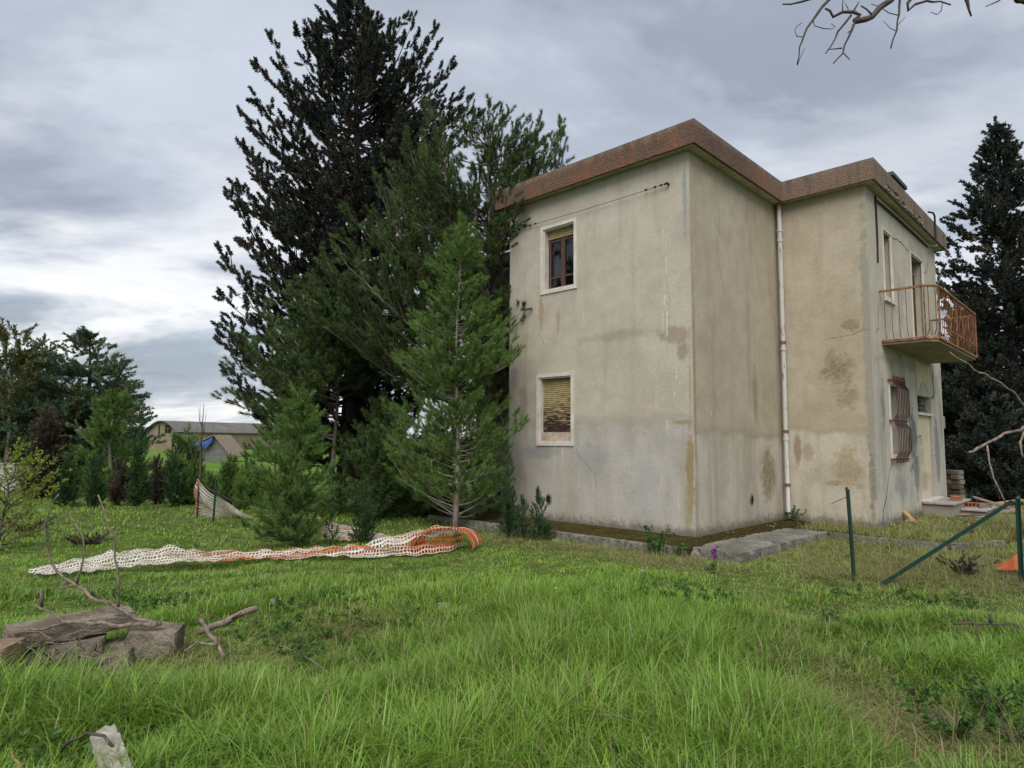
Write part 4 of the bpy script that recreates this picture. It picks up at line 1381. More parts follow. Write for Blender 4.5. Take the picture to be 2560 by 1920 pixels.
row = [(238, 1278, 1130, 30, 27, 'dark green cypress with a reddish foot, first of the row behind the lawn', S_sap, 81, 15.2), (345, 1276, 1085, 38, 34, 'widest dark cypress of the row in front of the warehouse', S_sap, 82, 15.5), (432, 1268, 1098, 26, 26, 'slim dark cypress of the row close to the bare sapling', S_sap, 83, 16.0),
       (300, 1272, 1165, 30, 30, 'brown withered small cypress between two green ones of the row', S_dead, 84, 16.4), (395, 1270, 1150, 30, 26, 'rusty withered conifer beside the widest dark cypress', S_dead, 85, 16.8), (170, 1280, 1150, 34, 30, 'grey-green young cypress right of the dead brown one', S_sap, 86, 16.0), (470, 1268, 1180, 28, 26, 'low yellowish conifer behind the standing barrier net', S_young, 87, 16.5)]
row += [(575, 1272, 1150, 36, 34, 'feathery little pine behind the short green stake', S_young, 88, 16.0), (618, 1270, 1165, 34, 34, 'small pine half hidden by the bushy pines, right of the standing net', S_young, 89, 15.4), (525, 1262, 1195, 26, 26, 'knee-high pine just behind the leaning pole', S_young, 90, 17.5)]
for (px_, pb, pt_, l, r_, lab, ss, sd, Y) in row:
    bush_tree('row_cypress', lab, px_, pb, pt_, l * .66, r_ * .66, ss, mat_bark_dark, sd, 90, rise=1.1, size=.72, step=.11, twig=.3, group='small cypresses planted in a row', tr_=.03, shape=((0, .85), (.12, 1), (.5, .8), (.8, .42), (1, .06)), mixp=.03, Y=Y)
# bare sapling
def twiggy(root, mat, trunk_pts, radii, branches, name='branch'):
    tr = MB().tube(trunk_pts, radii, 6).build('trunk', mat, root, True)
    for pts, rad in branches:
        MB().tube(pts, rad, 5).build(name, mat, tr, True)
    return tr


bs = at(497, 1215, 15.5)
root = empty('bare_sapling', (bs.x, 15.5, 0), 0, 'leafless thin sapling with upright twigs next to the standing net', 'tree')
k_ = 15.5 / F_PX
zz = lambda y: at(497, y, 15.5).z
rnd = random.Random(5)
br_ = []
for i in range(16):
    y0 = rnd.uniform(1060, 1165)
    z0 = zz(y0)
    sx = rnd.choice((-1, 1)) * rnd.uniform(.06, .24)
    dy = rnd.uniform(-.2, .2)
    z1 = z0 + rnd.uniform(.35, .75)
    br_.append(([(0.01 * i % .05, 0, z0), (sx * .7, dy * .7, (z0 * 2 + z1) / 3), (sx, dy, z1)], [.008, .006, .003]))
twiggy(root, mat_twig_dark, [(0, 0, -.1), (.03, 0, zz(1180)), (.0, 0, zz(1110)), (.03, 0, zz(1010))], [.045, .035, .02, .006], br_)

# fresh shrub at the edge
root = bush_tree('leafy_shrub', 'fresh yellow-green leafy shrub with thin bare twigs at the picture edge', 15, 1345, 1115, 75, 120, S_shrub, mat_bark, 91, 40, rise=.8, size=.8, step=.17, twig=.45, cat='shrub', group=None, tr_=.03, shape=((0, .5), (.3, 1), (.6, .9), (.85, .55), (1, .2)), Y=9.6, gap=.35)

# tall cypress behind the house on the right
Yr = 21.0
xr = at(2530, 900, Yr).x
rz_ = lambda y: at(2530, y, Yr).z
rs = Yr / F_PX
Hr = rz_(322)
conifer('dense_cypress', 'dense dark cypress rising behind the balcony end of the house', 'tree', (xr, Yr, 0), Hr,
        [(0, 2.0, 2.0)] + [(rz_(y) / Hr, (2530 - l) * rs, (r_ - 2530) * rs) for y, l, r_ in ((1200, 2330, 2760), (1000, 2335, 2750), (800, 2340, 2740), (640, 2330, 2720), (560, 2350, 2700), (500, 2425, 2640), (440, 2465, 2590), (390, 2495, 2560), (350, 2516, 2544), (322, 2528, 2532))],
        330, S_right, mat_bark_dark, 101, rise=.4, tip=.3, t0=.04, trunk_r=.3, step=.24, size=.9, twig=.32, gap=.2, mixp=.2, jitter=.08, len_lo=.5)
conifer('dense_cypress', 'added dark conifer standing in for shade under the cypress behind the rubble heap', 'tree', (at(2480, 900, 18.6).x, 18.6, 0), 2.9,
        [(0, 1.4, 1.5), (.4, 1.3, 1.5), (.8, .7, .8), (1, .1, .1)], 120, S_right, mat_bark_dark, 103, rise=.4, tip=.3, t0=.02, trunk_r=.1, step=.2, size=.8, twig=.35, gap=.1, mixp=.1, jitter=.06, len_lo=.5)  # added to hide the lit lawn, so the ground below the cypress reads dark
conifer('dense_cypress', 'lower dark cypress filling the gap behind the rubble and steps', 'tree', (at(2440, 900, 24).x, 24.0, 0), 6.0,
        [(0, 2.3, 2.6), (.4, 2.4, 2.6), (.8, 1.4, 1.5), (1, .2, .2)], 190, S_right, mat_bark_dark, 102, rise=.5, tip=.3, t0=.02, trunk_r=.2, step=.26, size=1.1, twig=.32, gap=.1, mixp=.1, jitter=.08, len_lo=.5)


# ================================================================== far buildings
WH = 95.0
kx = Vector((math.cos(R(58)), math.sin(R(58)), 0))
ky = Vector((-kx.y, kx.x, 0))
c0 = at(443, 1100, WH)
wh = empty('warehouse', (c0.x, c0.y, 0), R(58), 'far barrel-vaulted warehouse with a tan gable and grey corrugated roof', 'building')
mat_tan = simple('tan_render', (0.25, 0.205, 0.14), (0.17, 0.14, 0.10), .8, 0.95, 0.1)
mat_corr = simple('grey_corrugated_sheet', (0.135, 0.132, 0.125), (0.09, 0.088, 0.085), .6, 0.8, 0.2)
WW, WLn, WE, WR = 7.6, 34.0, 2.6, 1.7
arc = [(WW * i / 14, WE + WR * math.sin(math.pi * i / 14) ** .8) for i in range(15)]
MB().add([(0, y, z) for y, z in arc] + [(0, WW, 0), (0, 0, 0)], [tuple(range(17))]).build('gable_wall', mat_tan, wh)
MB().add([(0.02, 0, 0), (WLn, 0, 0), (WLn, 0, WE), (0.02, 0, WE)], [(0, 1, 2, 3)]).build('side_wall', mat_tan, wh)
b = MB()
n_ = len(arc)
vv = [(x_, -.25 + y * (WW + .5) / WW, z + .08) for x_ in (-.5, WLn) for y, z in arc] + [(x_, -.25 + y * (WW + .5) / WW, z - .06) for x_ in (-.5, WLn) for y, z in arc]
b.add(vv, [(i, i + 1, n_ + i + 1, n_ + i) for i in range(n_ - 1)] + [(2 * n_ + i, 3 * n_ + i, 3 * n_ + i + 1, 2 * n_ + i + 1) for i in range(n_ - 1)] + [(i, 2 * n_ + i, 2 * n_ + i + 1, i + 1) for i in range(n_ - 1)])
b.build('vaulted_roof', mat_corr, wh, True)
for (y0, y1, z0, z1) in ((1.6, 3.2, 2.55, 3.75), (4.6, 4.9, 2.0, 3.7)):
    wn = MB().box((-.05, y0, z0), (.03, y1, z1)).build('window', mat_dark, wh)
    if y1 - y0 > 1:
        MB().box((-.09, (y0 + y1) / 2 - .04, z0), (-.055, (y0 + y1) / 2 + .04, z1)).build('mullion', mat_corr, wn)
        MB().box((-.09, y0, 3.15), (-.056, y1, 3.22)).build('transom', mat_corr, wn)

SH = 46.0
ks = SH / F_PX
s0 = at(535, 1160, SH)
shed = empty('shed', (s0.x, SH, 0), 0, 'small grey boarded shed with a blue tarpaulin on its roof in front of the warehouse', 'shed')
mat_board = simple('silver_grey_boards', (0.17, 0.163, 0.163), (0.11, 0.106, 0.106), 3, 0.9, 0.1)
sl, sr, pk_, el, er = -1.75, 1.15, at(535, 1090, SH).z, at(470, 1118, SH).z, at(575, 1140, SH).z
nB = 12
for i in range(nB):
    z0 = i * pk_ / nB
    z1 = z0 + pk_ / nB - .015
    zm_ = (z0 + z1) / 2
    xl = sl if zm_ < el else sl * (pk_ - zm_) / (pk_ - el)
    xr_ = sr if zm_ < er else sr * (pk_ - zm_) / (pk_ - er)
    MB().box((xl, 0, z0), (xr_, .04 + .012 * (i % 2), z1)).build('board', mat_board, shed)
for (x1, e1) in ((sl - .15, el - .08), (sr + .15, er - .1)):
    b = MB()
    b.add([(0, -.25, pk_ + .03), (0, 2.6, pk_ + .03), (x1, 2.6, e1), (x1, -.25, e1), (0, -.25, pk_ + .09), (0, 2.6, pk_ + .09), (x1, 2.6, e1 + .06), (x1, -.25, e1 + .06)], [(0, 3, 2, 1), (4, 5, 6, 7), (0, 1, 5, 4), (3, 7, 6, 2), (0, 4, 7, 3), (1, 2, 6, 5)])
    b.build('roof', mat_wood, shed)
mat_blue = simple('blue_tarpaulin', (0.045, 0.105, 0.36), (0.03, 0.075, 0.26), 3, 0.5, 0.3)
b = MB()
nn = 8
tv = []
for i in range(nn + 1):
    for j in range(nn + 1):
        u_, v_ = i / nn, j / nn
        x_ = -.05 + (sl - .05) * u_
        zr = pk_ + .1 + (el - .08 - pk_) * (x_ / (sl - .15))
        sag = -.75 * v_ ** 1.5 * (0.6 + .4 * math.sin(u_ * 6)) if v_ > .55 else 0
        tv.append((x_, -.34 if v_ > .5 else .9 * (1 - v_ * 2), zr + .02 + sag + .02 * math.sin(u_ * 17)))
b.add(tv, [(i * (nn + 1) + j, (i + 1) * (nn + 1) + j, (i + 1) * (nn + 1) + j + 1, i * (nn + 1) + j + 1) for i in range(nn) for j in range(nn)])
tarp = b.build('tarpaulin', mat_blue, None, True)
tarp.location = shed.location
tag(tarp, 'blue tarpaulin draped over the shed roof', 'tarpaulin')
# low stone ruin under the cedars
me = rough_block((1.6, .6, .9), 8, .06, 3, .06)
me.materials.append(mat_rear)
rb_ = link('ruined_wall', me)
p = at(30, 1190, 20)
rb_.location = (p.x, 20, .4)
tag(rb_, 'pale ruined wall stub under the cedars behind the leafy shrub', 'wall')
# wood far away
r = np.random.default_rng(9)
n = 2600
fx = r.uniform(-190, 120, n)
fy = r.uniform(150, 175, n)
fz = r.uniform(0, 1, n) ** 1.2 * (1.6 + .7 * np.sin(fx * .05) + .5 * np.sin(fx * .17))
e_ = np.stack([r.uniform(0, 6.28, n), r.uniform(-1.2, -.3, n), r.uniform(0, 6.28, n)], 1)
tl_ = scatter('treeline', np.stack([fx, fy, fz], 1), e_, r.uniform(3, 5.5, n), r.uniform(0, 1, n), np.zeros(n), S_far, None, 5)
tag(tl_, 'low far wood along the horizon', 'wood', None, 'stuff')

# ================================================================== barrier netting
nm_ = Mat('plastic_barrier_net', 0.6, 0.3)
_o = nm_.attr('orange')
_w = nm_.ramp(nm_.noise(6, 4, .6), [(0.3, (0.55, 0.49, 0.43)), (0.7, (0.76, 0.72, 0.67))])
_or = nm_.ramp(nm_.noise(5, 4, .6), [(0.3, (0.42, 0.085, 0.02)), (0.7, (0.62, 0.165, 0.055))])
_nc = nm_.mix(_o, _w, _or)
nm_.color(_nc)
nm_.translucent(_nc, .2)
mat_net = nm_.m


def net(name, fn, ns, nt, hole, orange, label, parent=None, bars=False):
    """net sheet: fn(s, t) in 0..1; each mesh is a frame of plastic round an opening"""
    G = np.array([[fn(i / ns, j / nt) for j in range(nt + 1)] for i in range(ns + 1)], float)
    V = list(G.reshape(-1, 3))
    O = [orange(i / ns, j / nt) for i in range(ns + 1) for j in range(nt + 1)]
    Fc = []
    W1 = nt + 1
    for i in range(ns):
        for j in range(nt):
            q = [i * W1 + j, (i + 1) * W1 + j, (i + 1) * W1 + j + 1, i * W1 + j + 1]
            c = sum(V[k] for k in q) / 4
            o = len(V)
            hs, ht = hole
            e1 = (V[q[1]] + V[q[2]] - V[q[0]] - V[q[3]]) / 4
            e2 = (V[q[2]] + V[q[3]] - V[q[0]] - V[q[1]]) / 4
            for k, (a_, b2) in zip(q, ((-1, -1), (1, -1), (1, 1), (-1, 1))):
                V.append(c + e1 * a_ * hs + e2 * b2 * ht)
                O.append(O[k])
            for k in range(4):
                Fc.append((q[k], q[(k + 1) % 4], o + (k + 1) % 4, o + k))
    me = mesh(name, V, Fc, mat_net)
    a = me.attributes.new('orange', 'FLOAT', 'POINT')
    a.data.foreach_set('value', np.array(O, np.float32))
    o = link(name, me, parent)
    sd = o.modifiers.new('thickness', 'SOLIDIFY')
    sd.thickness = .004
    if label:
        tag(o, label, 'net')
    return o


lowp = [(78, 1438), (230, 1427), (400, 1408), (520, 1402), (700, 1396), (850, 1388), (960, 1392), (1060, 1385), (1130, 1378), (1163, 1362)]
upp = [(84, 1426), (190, 1398), (300, 1377), (420, 1370), (560, 1378), (700, 1374), (810, 1368), (900, 1364), (1000, 1336), (1080, 1318), (1160, 1320)]


def poly_s(pts, s):
    x = [p[0] for p in pts]
    xx = x[0] + (x[-1] - x[0]) * s
    return xx, float(np.interp(xx, x, [p[1] for p in pts]))


def lying(s, t):
    lx, ly = poly_s(lowp, s)
    ux, uy = poly_s(upp, s)
    g0 = gnd(lx, ly, .03)
    wob = .16 * math.sin(s * 23) + .1 * math.sin(s * 51 + 1)
    g1 = at(ux, uy, g0.y + .45 + .25 * wob + .25 * float(sstep(.75, 1, s)))
    g1.z = max(g1.z, .03)
    p = g0 + (g1 - g0) * t
    amp = .035 + .05 * float(sstep(.55, .9, s))
    p.z += amp * math.sin(t * 9.0 + s * 14) * (1 - abs(2 * t - 1)) + .02 * math.sin(s * 90 + t * 5) * t
    p.y += .06 * math.sin(s * 40 + t * 8)
    p += mnoise.noise_vector(Vector((s * 46, t * 3.5, 1.7))) * .035 + mnoise.noise_vector(Vector((s * 150, t * 9, 4.2))) * .012
    p.z = max(p.z, .02)
    return p


def lying_orange(s, t):
    band = .5 + .5 * math.sin(t * 7.5 - s * 9 + 1.2 * math.sin(s * 7))
    v = float(sstep(.22, .45, s)) * (1.15 * band - .15) + float(sstep(.8, .9, s)) * .6
    stripe = .8 if (int(t * 10) in (3, 7)) else 0
    return min(1, max(0, v - stripe))


net('barrier_net', lying, 150, 10, (.66, .62), lying_orange, 'long crumpled white and orange barrier net lying across the grass')
# rolled hoop of net at the right end
def hoop(s, t):
    c = gnd(1100, 1372, .0)
    a_ = math.pi * (1.15 * s)
    w = (t - .5)
    return Vector((c.x + .44 * math.cos(a_) + .10 * w + .12, c.y - .05 + .75 * w + .1 * math.sin(a_ * 2), .05 + .30 * max(0, math.sin(a_)) * (1 - .35 * t) + .03 * math.sin(t * 12 + s * 6) ** 2))


net('barrier_net', hoop, 34, 14, (.62, .62), lambda s, t: .0 if int(t * 14) % 6 == 2 else 1.0, 'bright orange looped end of barrier net below the young pine')


def standing(s, t):
    # hangs from a leaning pole, sagging to the ground on the right
    top = Vector(at(488 + 140 * s, 1196 + 98 * (s ** .75), 13.2 - .2 * s))
    bl = gnd(480 + 145 * s, 1294 + 6 * s)
    bl.z = .02
    p = bl + (top - bl) * t
    p.y += .10 * math.sin(s * 11 + t * 2) * (1 - t * .5)
    p.x += .04 * math.sin(t * 7)
    return p


net('barrier_net', standing, 26, 11, (.92, .36), lambda s, t: float(sstep(.12, .03, s)) * .7 * (0 if int(t * 11) % 3 == 0 else 1) + (.5 if abs(t - .5 + s * .35) < .07 else 0), 'white and orange barrier net hanging from a leaning pole')


def backnet(s, t):
    px_ = 805 + 215 * s
    y0, y1 = 1352 + 8 * s, 1302 + 52 * s ** 1.1
    a_ = gnd(px_, max(y0, y1 + 2))
    a_.z = .02
    q = at(px_, y1, a_.y + .25)
    q.z = max(q.z, .02)
    return a_ + (q - a_) * t + Vector((0, .04 * math.sin(s * 20), .02 * math.sin(s * 30 + t * 6) ** 2))


net('barrier_net', backnet, 46, 9, (.85, .45), lambda s, t: .55 if int(t * 9) % 3 == 1 else .1, 'pale strip of barrier net behind the knee-high cypress sapling')


def rightnet(s, t):
    q = at(2492 + 90 * s, 1428 - 40 * t * math.sin(min(1, s * 1.2 + .15) * 1.6), 8.4 + .3 * t)
    q.z = max(.02, q.z + .02 * math.sin(s * 15))
    return q


net('barrier_net', rightnet, 14, 8, (.35, .35), lambda s, t: 1.0, 'small heap of bright orange netting next to the green fence post')

# ================================================================== green stakes
mat_green = simple('dark_green_coated_steel', (0.010, 0.045, 0.033), (0.007, 0.028, 0.022), 12, 0.45, 0.4)


def tee(p, q, w, name, label, group='green fence stakes'):
    """a T-section fence post"""
    p, q = Vector(p), Vector(q)
    o = empty(name, p, 0, label, 'fence post', group)
    d = (q - p)
    L = d.length
    m = MB().box((-w, -.004, 0), (w, .004, L), 0.0).box((-.004, .0045, 0), (.004, w * 1.5, L)).build('shaft', mat_green, o)
    m.rotation_mode = 'QUATERNION'
    m.rotation_quaternion = d.to_track_quat('Z', 'Y')
    cp = MB().tube([(0, 0, L - .005), (0, 0, L + .03)], [w * 1.2, w * .5], 6).build('cap', mat_green, o)
    cp.rotation_mode = 'QUATERNION'
    cp.rotation_quaternion = d.to_track_quat('Z', 'Y')
    return o


g0 = gnd(2135, 1456)
s1 = tee((g0.x, g0.y, -.1), at(2117, 1224, g0.y), .021, 'fence_post', 'upright dark green fence stake in front of the house end bay')
pw = at(2117, 1242, g0.y)
MB().tube([(0, 0, 0), (-.18, 0, -.08)], .004, 4).build('wire', mat_black, s1).location = pw - Vector((g0.x, g0.y, -.1))
g1 = gnd(2200, 1462)
pt = at(2556, 1462, 7.75)
top2 = at(2546, 1246, 7.75)
tee((pt.x, 7.75, -.1), top2, .026, 'fence_post', 'green end post of the broken fence at the picture edge')
dtop = at(2530, 1256, 7.72)
tee((g1.x, g1.y, -.02), dtop, .022, 'fence_post', 'slanting dark green brace stake leaning up to the end post')
pw1 = at(535, 1285, 13.0)
tee((pw1.x, 13.0, 0), at(542, 1198, 13.0), .02, 'fence_post', 'short green stake holding the standing barrier net')
lp0, lp1 = at(497, 1210, 13.28), at(600, 1262, 13.1)
o = empty('leaning_pole', lp1, 0, 'dark pole slanting along the top of the standing net', 'pole')
MB().tube([(0, 0, 0), tuple(lp0 - lp1)], .022, 6).build('shaft', mat_bark_dark, o)
MB().tube([tuple(lp0 - lp1), tuple(Vector((lp0.x, lp0.y, 0)) - lp1)], .02, 6).build('upright', mat_bark_dark, o)

# ================================================================== dead branches
def branch_thing(name, label, cat, mat, lines, group=None, sides=6):
    """lines: (points, r0, r1); the first one is the main limb"""
    p0 = Vector(lines[0][0][0])
    root = empty(name, p0, 0, label, cat, group)
    first = None
    for i, (pts, r0, r1, *mt) in enumerate(lines):
        rn = random.Random(i + len(label))
        pts = [Vector(p) - p0 for p in pts]
        fine = []
        for a_, b2 in zip(pts[:-1], pts[1:]):
            nn_ = max(1, int((b2 - a_).length / .06))
            for q in range(nn_):
                fine.append(a_ + (b2 - a_) * (q / nn_) + Vector((rn.gauss(0, 1), rn.gauss(0, 1), rn.gauss(0, 1))) * min(.006, r0 * .35))
        fine.append(pts[-1])
        nn_ = len(fine)
        rad = [(r0 + (r1 - r0) * q / max(1, nn_ - 1)) * rn.uniform(.85, 1.18) for q in range(nn_)]
        ob = MB().tube(fine, rad, sides).build('limb' if i == 0 else 'side_branch', mt[0] if mt else mat, root if i == 0 else first, True)
        if i == 0:
            first = ob
    return root


def z3(u_, v_, Y):
    """point of the lower-left detail (0..1659 wide over 720 photo pixels)"""
    return at(u_ / 2.304, 1200 + v_ / 2.304, Y)


main = [z3(1010, 868, 5.05), z3(900, 825, 5.1), z3(780, 795, 5.15), z3(680, 740, 5.2), z3(600, 708, 5.25), z3(520, 675, 5.3), z3(440, 605, 5.35), z3(380, 570, 5.4), z3(310, 505, 5.45), z3(280, 430, 5.45), z3(260, 340, 5.4), z3(262, 240, 5.35), z3(300, 150, 5.35), z3(340, 80, 5.3)]
lower = [z3(930, 830, 5.0), z3(700, 842, 4.95), z3(480, 822, 4.95), z3(370, 818, 4.95), z3(290, 765, 4.95), z3(205, 725, 4.95)]
branch_thing('dead_branch', 'large forked dead branch lying on the old stone wall with upright shoots', 'branch', mat_twig, [
    (main, .021, .005),
    ([z3(440, 600, 5.35), z3(470, 510, 5.3), z3(487, 400, 5.3), z3(475, 320, 5.3), z3(430, 240, 5.35), z3(400, 195, 5.4)], .009, .004),
    ([z3(682, 738, 5.2), z3(683, 600, 5.15), z3(665, 450, 5.15), z3(650, 330, 5.1), z3(610, 210, 5.1), z3(565, 85, 5.1)], .0095, .005),
    (lower, .019, .009), ([z3(240, 735, 4.95), z3(240, 690, 4.93), z3(238, 628, 4.9)], .013, .009),
    ([z3(420, 608, 5.35), z3(350, 620, 5.3)], .008, .006), ([z3(370, 830, 4.93), z3(240, 860, 4.8), z3(110, 880, 4.7)], .010, .006), ([z3(640, 715, 5.22), z3(560, 650, 5.2), z3(510, 560, 5.2)], .005, .002)])
branch_thing('log', 'short barkless log resting in the grass with its cut end raised', 'log', mat_twig, [([z3(1150, 880, 5.5), z3(1290, 820, 5.5), z3(1400, 770, 5.5), z3(1485, 735, 5.5)], .030, .027), ([z3(1330, 800, 5.5), z3(1390, 760, 5.4)], .01, .006)])
branch_thing('stick', 'pale forked stick leaning over the grass beside the short log', 'stick', mat_twig, [([z3(1160, 805, 5.2), z3(1210, 890, 5.1), z3(1265, 970, 5.0), z3(1290, 1020, 4.95)], .018, .015), ([z3(1250, 950, 5.0), z3(1140, 940, 5.0), z3(1060, 990, 4.95)], .014, .008)])
branch_thing('stick', 'thin curved grey twig arching over the white concrete lump', 'stick', mat_twig_dark, [([gnd(150, 1880, .02), gnd(180, 1850, .14), gnd(215, 1835, .2), gnd(260, 1842, .2), gnd(300, 1890, .12)], .010, .006)])
branch_thing('stick', 'broken reddish stick standing in the grass at the picture corner', 'stick', mat_wood_warm, [([gnd(48, 1925, .02), at(20, 1855, 3.5)], .008, .005)])
branch_thing('stick', 'long thin dry stem lying across the central grass', 'stick', mat_twig, [([at(705, 1615, 5.0), at(780, 1650, 4.7), at(850, 1705, 4.4), at(905, 1750, 4.2)], .005, .003)])
rnd = random.Random(77)
for i in range(26):
    a_ = z3(rnd.uniform(270, 620), rnd.uniform(930, 1080), rnd.uniform(4.5, 4.85))
    an = rnd.uniform(0, 6.28)
    L = rnd.uniform(.12, .42)
    q = a_ + Vector((math.cos(an) * L, math.sin(an) * L * .5, rnd.uniform(-.05, .16)))
    a_.z, q.z = max(a_.z, .02), max(q.z, .02)
    branch_thing('brushwood_twig', 'thin dry twig in the brushwood heap between the old stones', 'twig', mat_twig, [([a_, (a_ + q) / 2 + Vector((0, 0, .03)), q], .006, .003)], 'brushwood twigs among the stones', 4)
branch_thing('dead_branch', 'dark dead branch with a stub lying level above the grass near the fence brace', 'branch', mat_twig_dark, [([at(2385, 1560, 5.6), at(2425, 1558, 5.6), at(2470, 1560, 5.55), at(2520, 1560, 5.5), at(2540, 1562, 5.5), at(2546, 1572, 5.5)], .012, .010), ([at(2476, 1560, 5.55), at(2476, 1535, 5.55)], .016, .014), ([at(2425, 1557, 5.6), at(2390, 1553, 5.6)], .005, .002), ([at(2546, 1570, 5.5), gnd(2550, 1600)], .008, .006), ([at(2440, 1560, 5.55), gnd(2442, 1600)], .006, .005)])

# dead tree just outside the frame, whose limbs reach in
tx, ty = 6.5, 6.6
lines = [([(tx, ty, -.1), (tx + .05, ty, 1.2), (tx - .05, ty - .1, 2.6), (tx - .3, ty - .3, 4.2), (tx - .7, ty - .6, 5.4), (tx - 1.3, ty - 1.0, 6.2)], .17, .07)]
lines += [([(tx - .02, ty, 1.75), at(2560, 1070, 6.4), at(2500, 1092, 6.3), at(2455, 1115, 6.25), at(2422, 1131, 6.2)], .026, .012, mat_twig),
          ([at(2468, 1112, 6.26), at(2474, 1150, 6.2), at(2484, 1195, 6.15), at(2500, 1235, 6.1), at(2516, 1262, 6.1)], .010, .006, mat_twig),
          ([(tx - .02, ty, 2.0), at(2562, 1020, 6.3), at(2540, 985, 6.2), at(2490, 952, 6.1), at(2450, 930, 6.05), at(2410, 905, 6.0), at(2374, 880, 6.0)], .016, .008, mat_twig),
          ([at(2562, 1080, 6.3), at(2551, 1105, 6.2), at(2553, 1135, 6.2), at(2566, 1150, 6.2)], .012, .008, mat_twig)]
def t7(u_, v_, Y=5.2):
    return at(1900 + u_ / 3.3515, v_ / 3.3515, Y)


lines += [([(tx - .7, ty - .6, 5.4), (4.6, 5.7, 6.3), t7(1280, -160), t7(1100, 0), t7(1010, 60), t7(940, 130), t7(880, 165), t7(790, 182)], .05, .022),
          ([t7(790, 178), t7(830, 130), t7(770, 100), t7(690, 105), t7(615, 130), t7(590, 90), t7(545, 70)], .018, .008),
          ([t7(795, 190), t7(750, 310), t7(690, 440), t7(612, 532)], .011, .005), ([t7(700, 445), t7(752, 500)], .006, .004), ([t7(690, 405), t7(570, 415)], .006, .004),
          ([t7(760, 128), t7(660, 260), t7(600, 380), t7(548, 450)], .010, .005), ([t7(640, -60), t7(570, 10), t7(490, 110), t7(440, 170), t7(370, 290), t7(340, 400), t7(310, 540)], .013, .004),
          ([t7(445, 175), t7(460, 215), t7(530, 240), t7(600, 243), t7(635, 225), t7(595, 198)], .004, .003), ([t7(360, 308), t7(310, 300), t7(292, 260), t7(310, 215), t7(352, 192)], .004, .003), ([t7(312, 545), t7(335, 490), t7(372, 410)], .004, .003),
          ([t7(560, -40), t7(350, 15), t7(190, 35)], .012, .007), ([t7(1240, -60), t7(1172, 0), t7(1165, 120), t7(1140, 260), t7(1095, 405)], .011, .005), ([t7(1165, 125), t7(1080, 105), t7(1010, 60), t7(930, 32)], .005, .003), ([t7(1140, 255), t7(1090, 235), t7(1035, 178)], .004, .002), ([t7(1150, 215), t7(1220, 142)], .004, .002),
          ([t7(1300, -50), t7(1235, 20), t7(1250, 75), t7(1300, 40), t7(1400, 12), t7(1450, 25), t7(1510, 10), t7(1600, 40)], .014, .007), ([t7(1530, 20), t7(1520, 90), t7(1480, 125), t7(1430, 100)], .004, .003),
          ([t7(1690, -70), t7(1735, 20), t7(1770, 135)], .016, .008), ([t7(2060, -40), t7(1990, 10), t7(1890, 55)], .008, .004), ([t7(930, 120), t7(900, 80), t7(845, 48)], .009, .006), ([t7(780, 90), t7(830, 15)], .008, .004), ([t7(690, 100), t7(700, -30)], .006, .003), ([t7(740, 85), t7(705, 10)], .004, .002), ([t7(780, 205), t7(770, 255), t7(735, 272)], .007, .004), ([t7(2060, -40), t7(1690, -70), t7(1300, -90), t7(640, -90), t7(560, -60)], .02, .012), ([(tx - .7, ty - .6, 5.4), t7(2060, -60)], .03, .02)]
branch_thing('dead_tree', 'leafless dead tree at the picture edge whose bare twisted limbs reach into view', 'tree', mat_twig_dark, lines, None, 5)


# ================================================================== old stones in the foreground
stm = Mat('weathered_limestone', 0.95, 0.1)
_t1 = stm.noise(3.5, 6, .65)
_t2 = stm.noise(24, 5, .7)
_tc = stm.ramp(_t1, [(0.3, (0.10, 0.082, 0.062)), (0.5, (0.19, 0.16, 0.12)), (0.7, (0.30, 0.27, 0.22))])
_tc = stm.mix(stm.mr(_t2, .5, .7, 0, .6), _tc, (0.075, 0.062, 0.048))
stm.color(_tc)
stm.bump(stm.math('ADD', _t2, _t1), .9, .03)
mat_stone = stm.m
mat_stone_warm = simple('orange_stained_stone', (0.27, 0.19, 0.115), (0.12, 0.098, 0.074), 9, .95, .1, .9, 24)
mat_white_conc = simple('pale_broken_concrete', (0.37, 0.34, 0.29), (0.17, 0.155, 0.13), 12, .95, .1, 1.0, 36)

STN = 'stones of the ruined kerb wall'


def stone(name, label, cat, size, loc, rot, mat, seed, amp=.03, group=STN, ch=.03):
    me = rough_block(size, seed, amp * .3, 4, ch * .6)
    me.materials.append(mat)
    o = link(name, me)
    o.location = loc
    o.rotation_euler = rot
    return tag(o, label, cat, group)


pA, pB = at(20, 1590, 4.85), at(325, 1553, 5.45)
mid_ = (pA + pB) / 2
stone('stone_slab', 'long flat weathered stone slab forming the back of the ruined wall', 'stone', ((pB - pA).length, .30, .12), (mid_.x, mid_.y, .17), (0.03, -.015, math.atan2(pB.y - pA.y, pB.x - pA.x)), mat_stone, 1)
stone('stone_block', 'dark lower course stone under the long slab', 'stone', (.6, .24, .15), at(120, 1630, 4.95) * 1 + Vector((0, .1, -.02)), (0, .02, .45), mat_stone, 2)
stone('stone_block', 'second dark lower course stone under the long slab, nearer the brushwood', 'stone', (.5, .24, .16), at(240, 1625, 5.15) + Vector((0, .1, -.06)), (0, -.02, .5), mat_stone, 12)
p = at(368, 1598, 4.95)
stone('stone_block', 'rounded end stone under the butt of the dead branch', 'stone', (.34, .28, .19), (p.x, p.y + .12, .09), (.05, .04, .2), mat_stone, 3, .04, STN, .06)
p = at(292, 1640, 4.7)
stone('stone_block', 'small tilted wedge stone in front of the rounded end stone', 'stone', (.20, .14, .12), (p.x, p.y, .05), (.1, -.2, .15), mat_stone, 4)
p = Vector((-3.50, 4.32, 0))
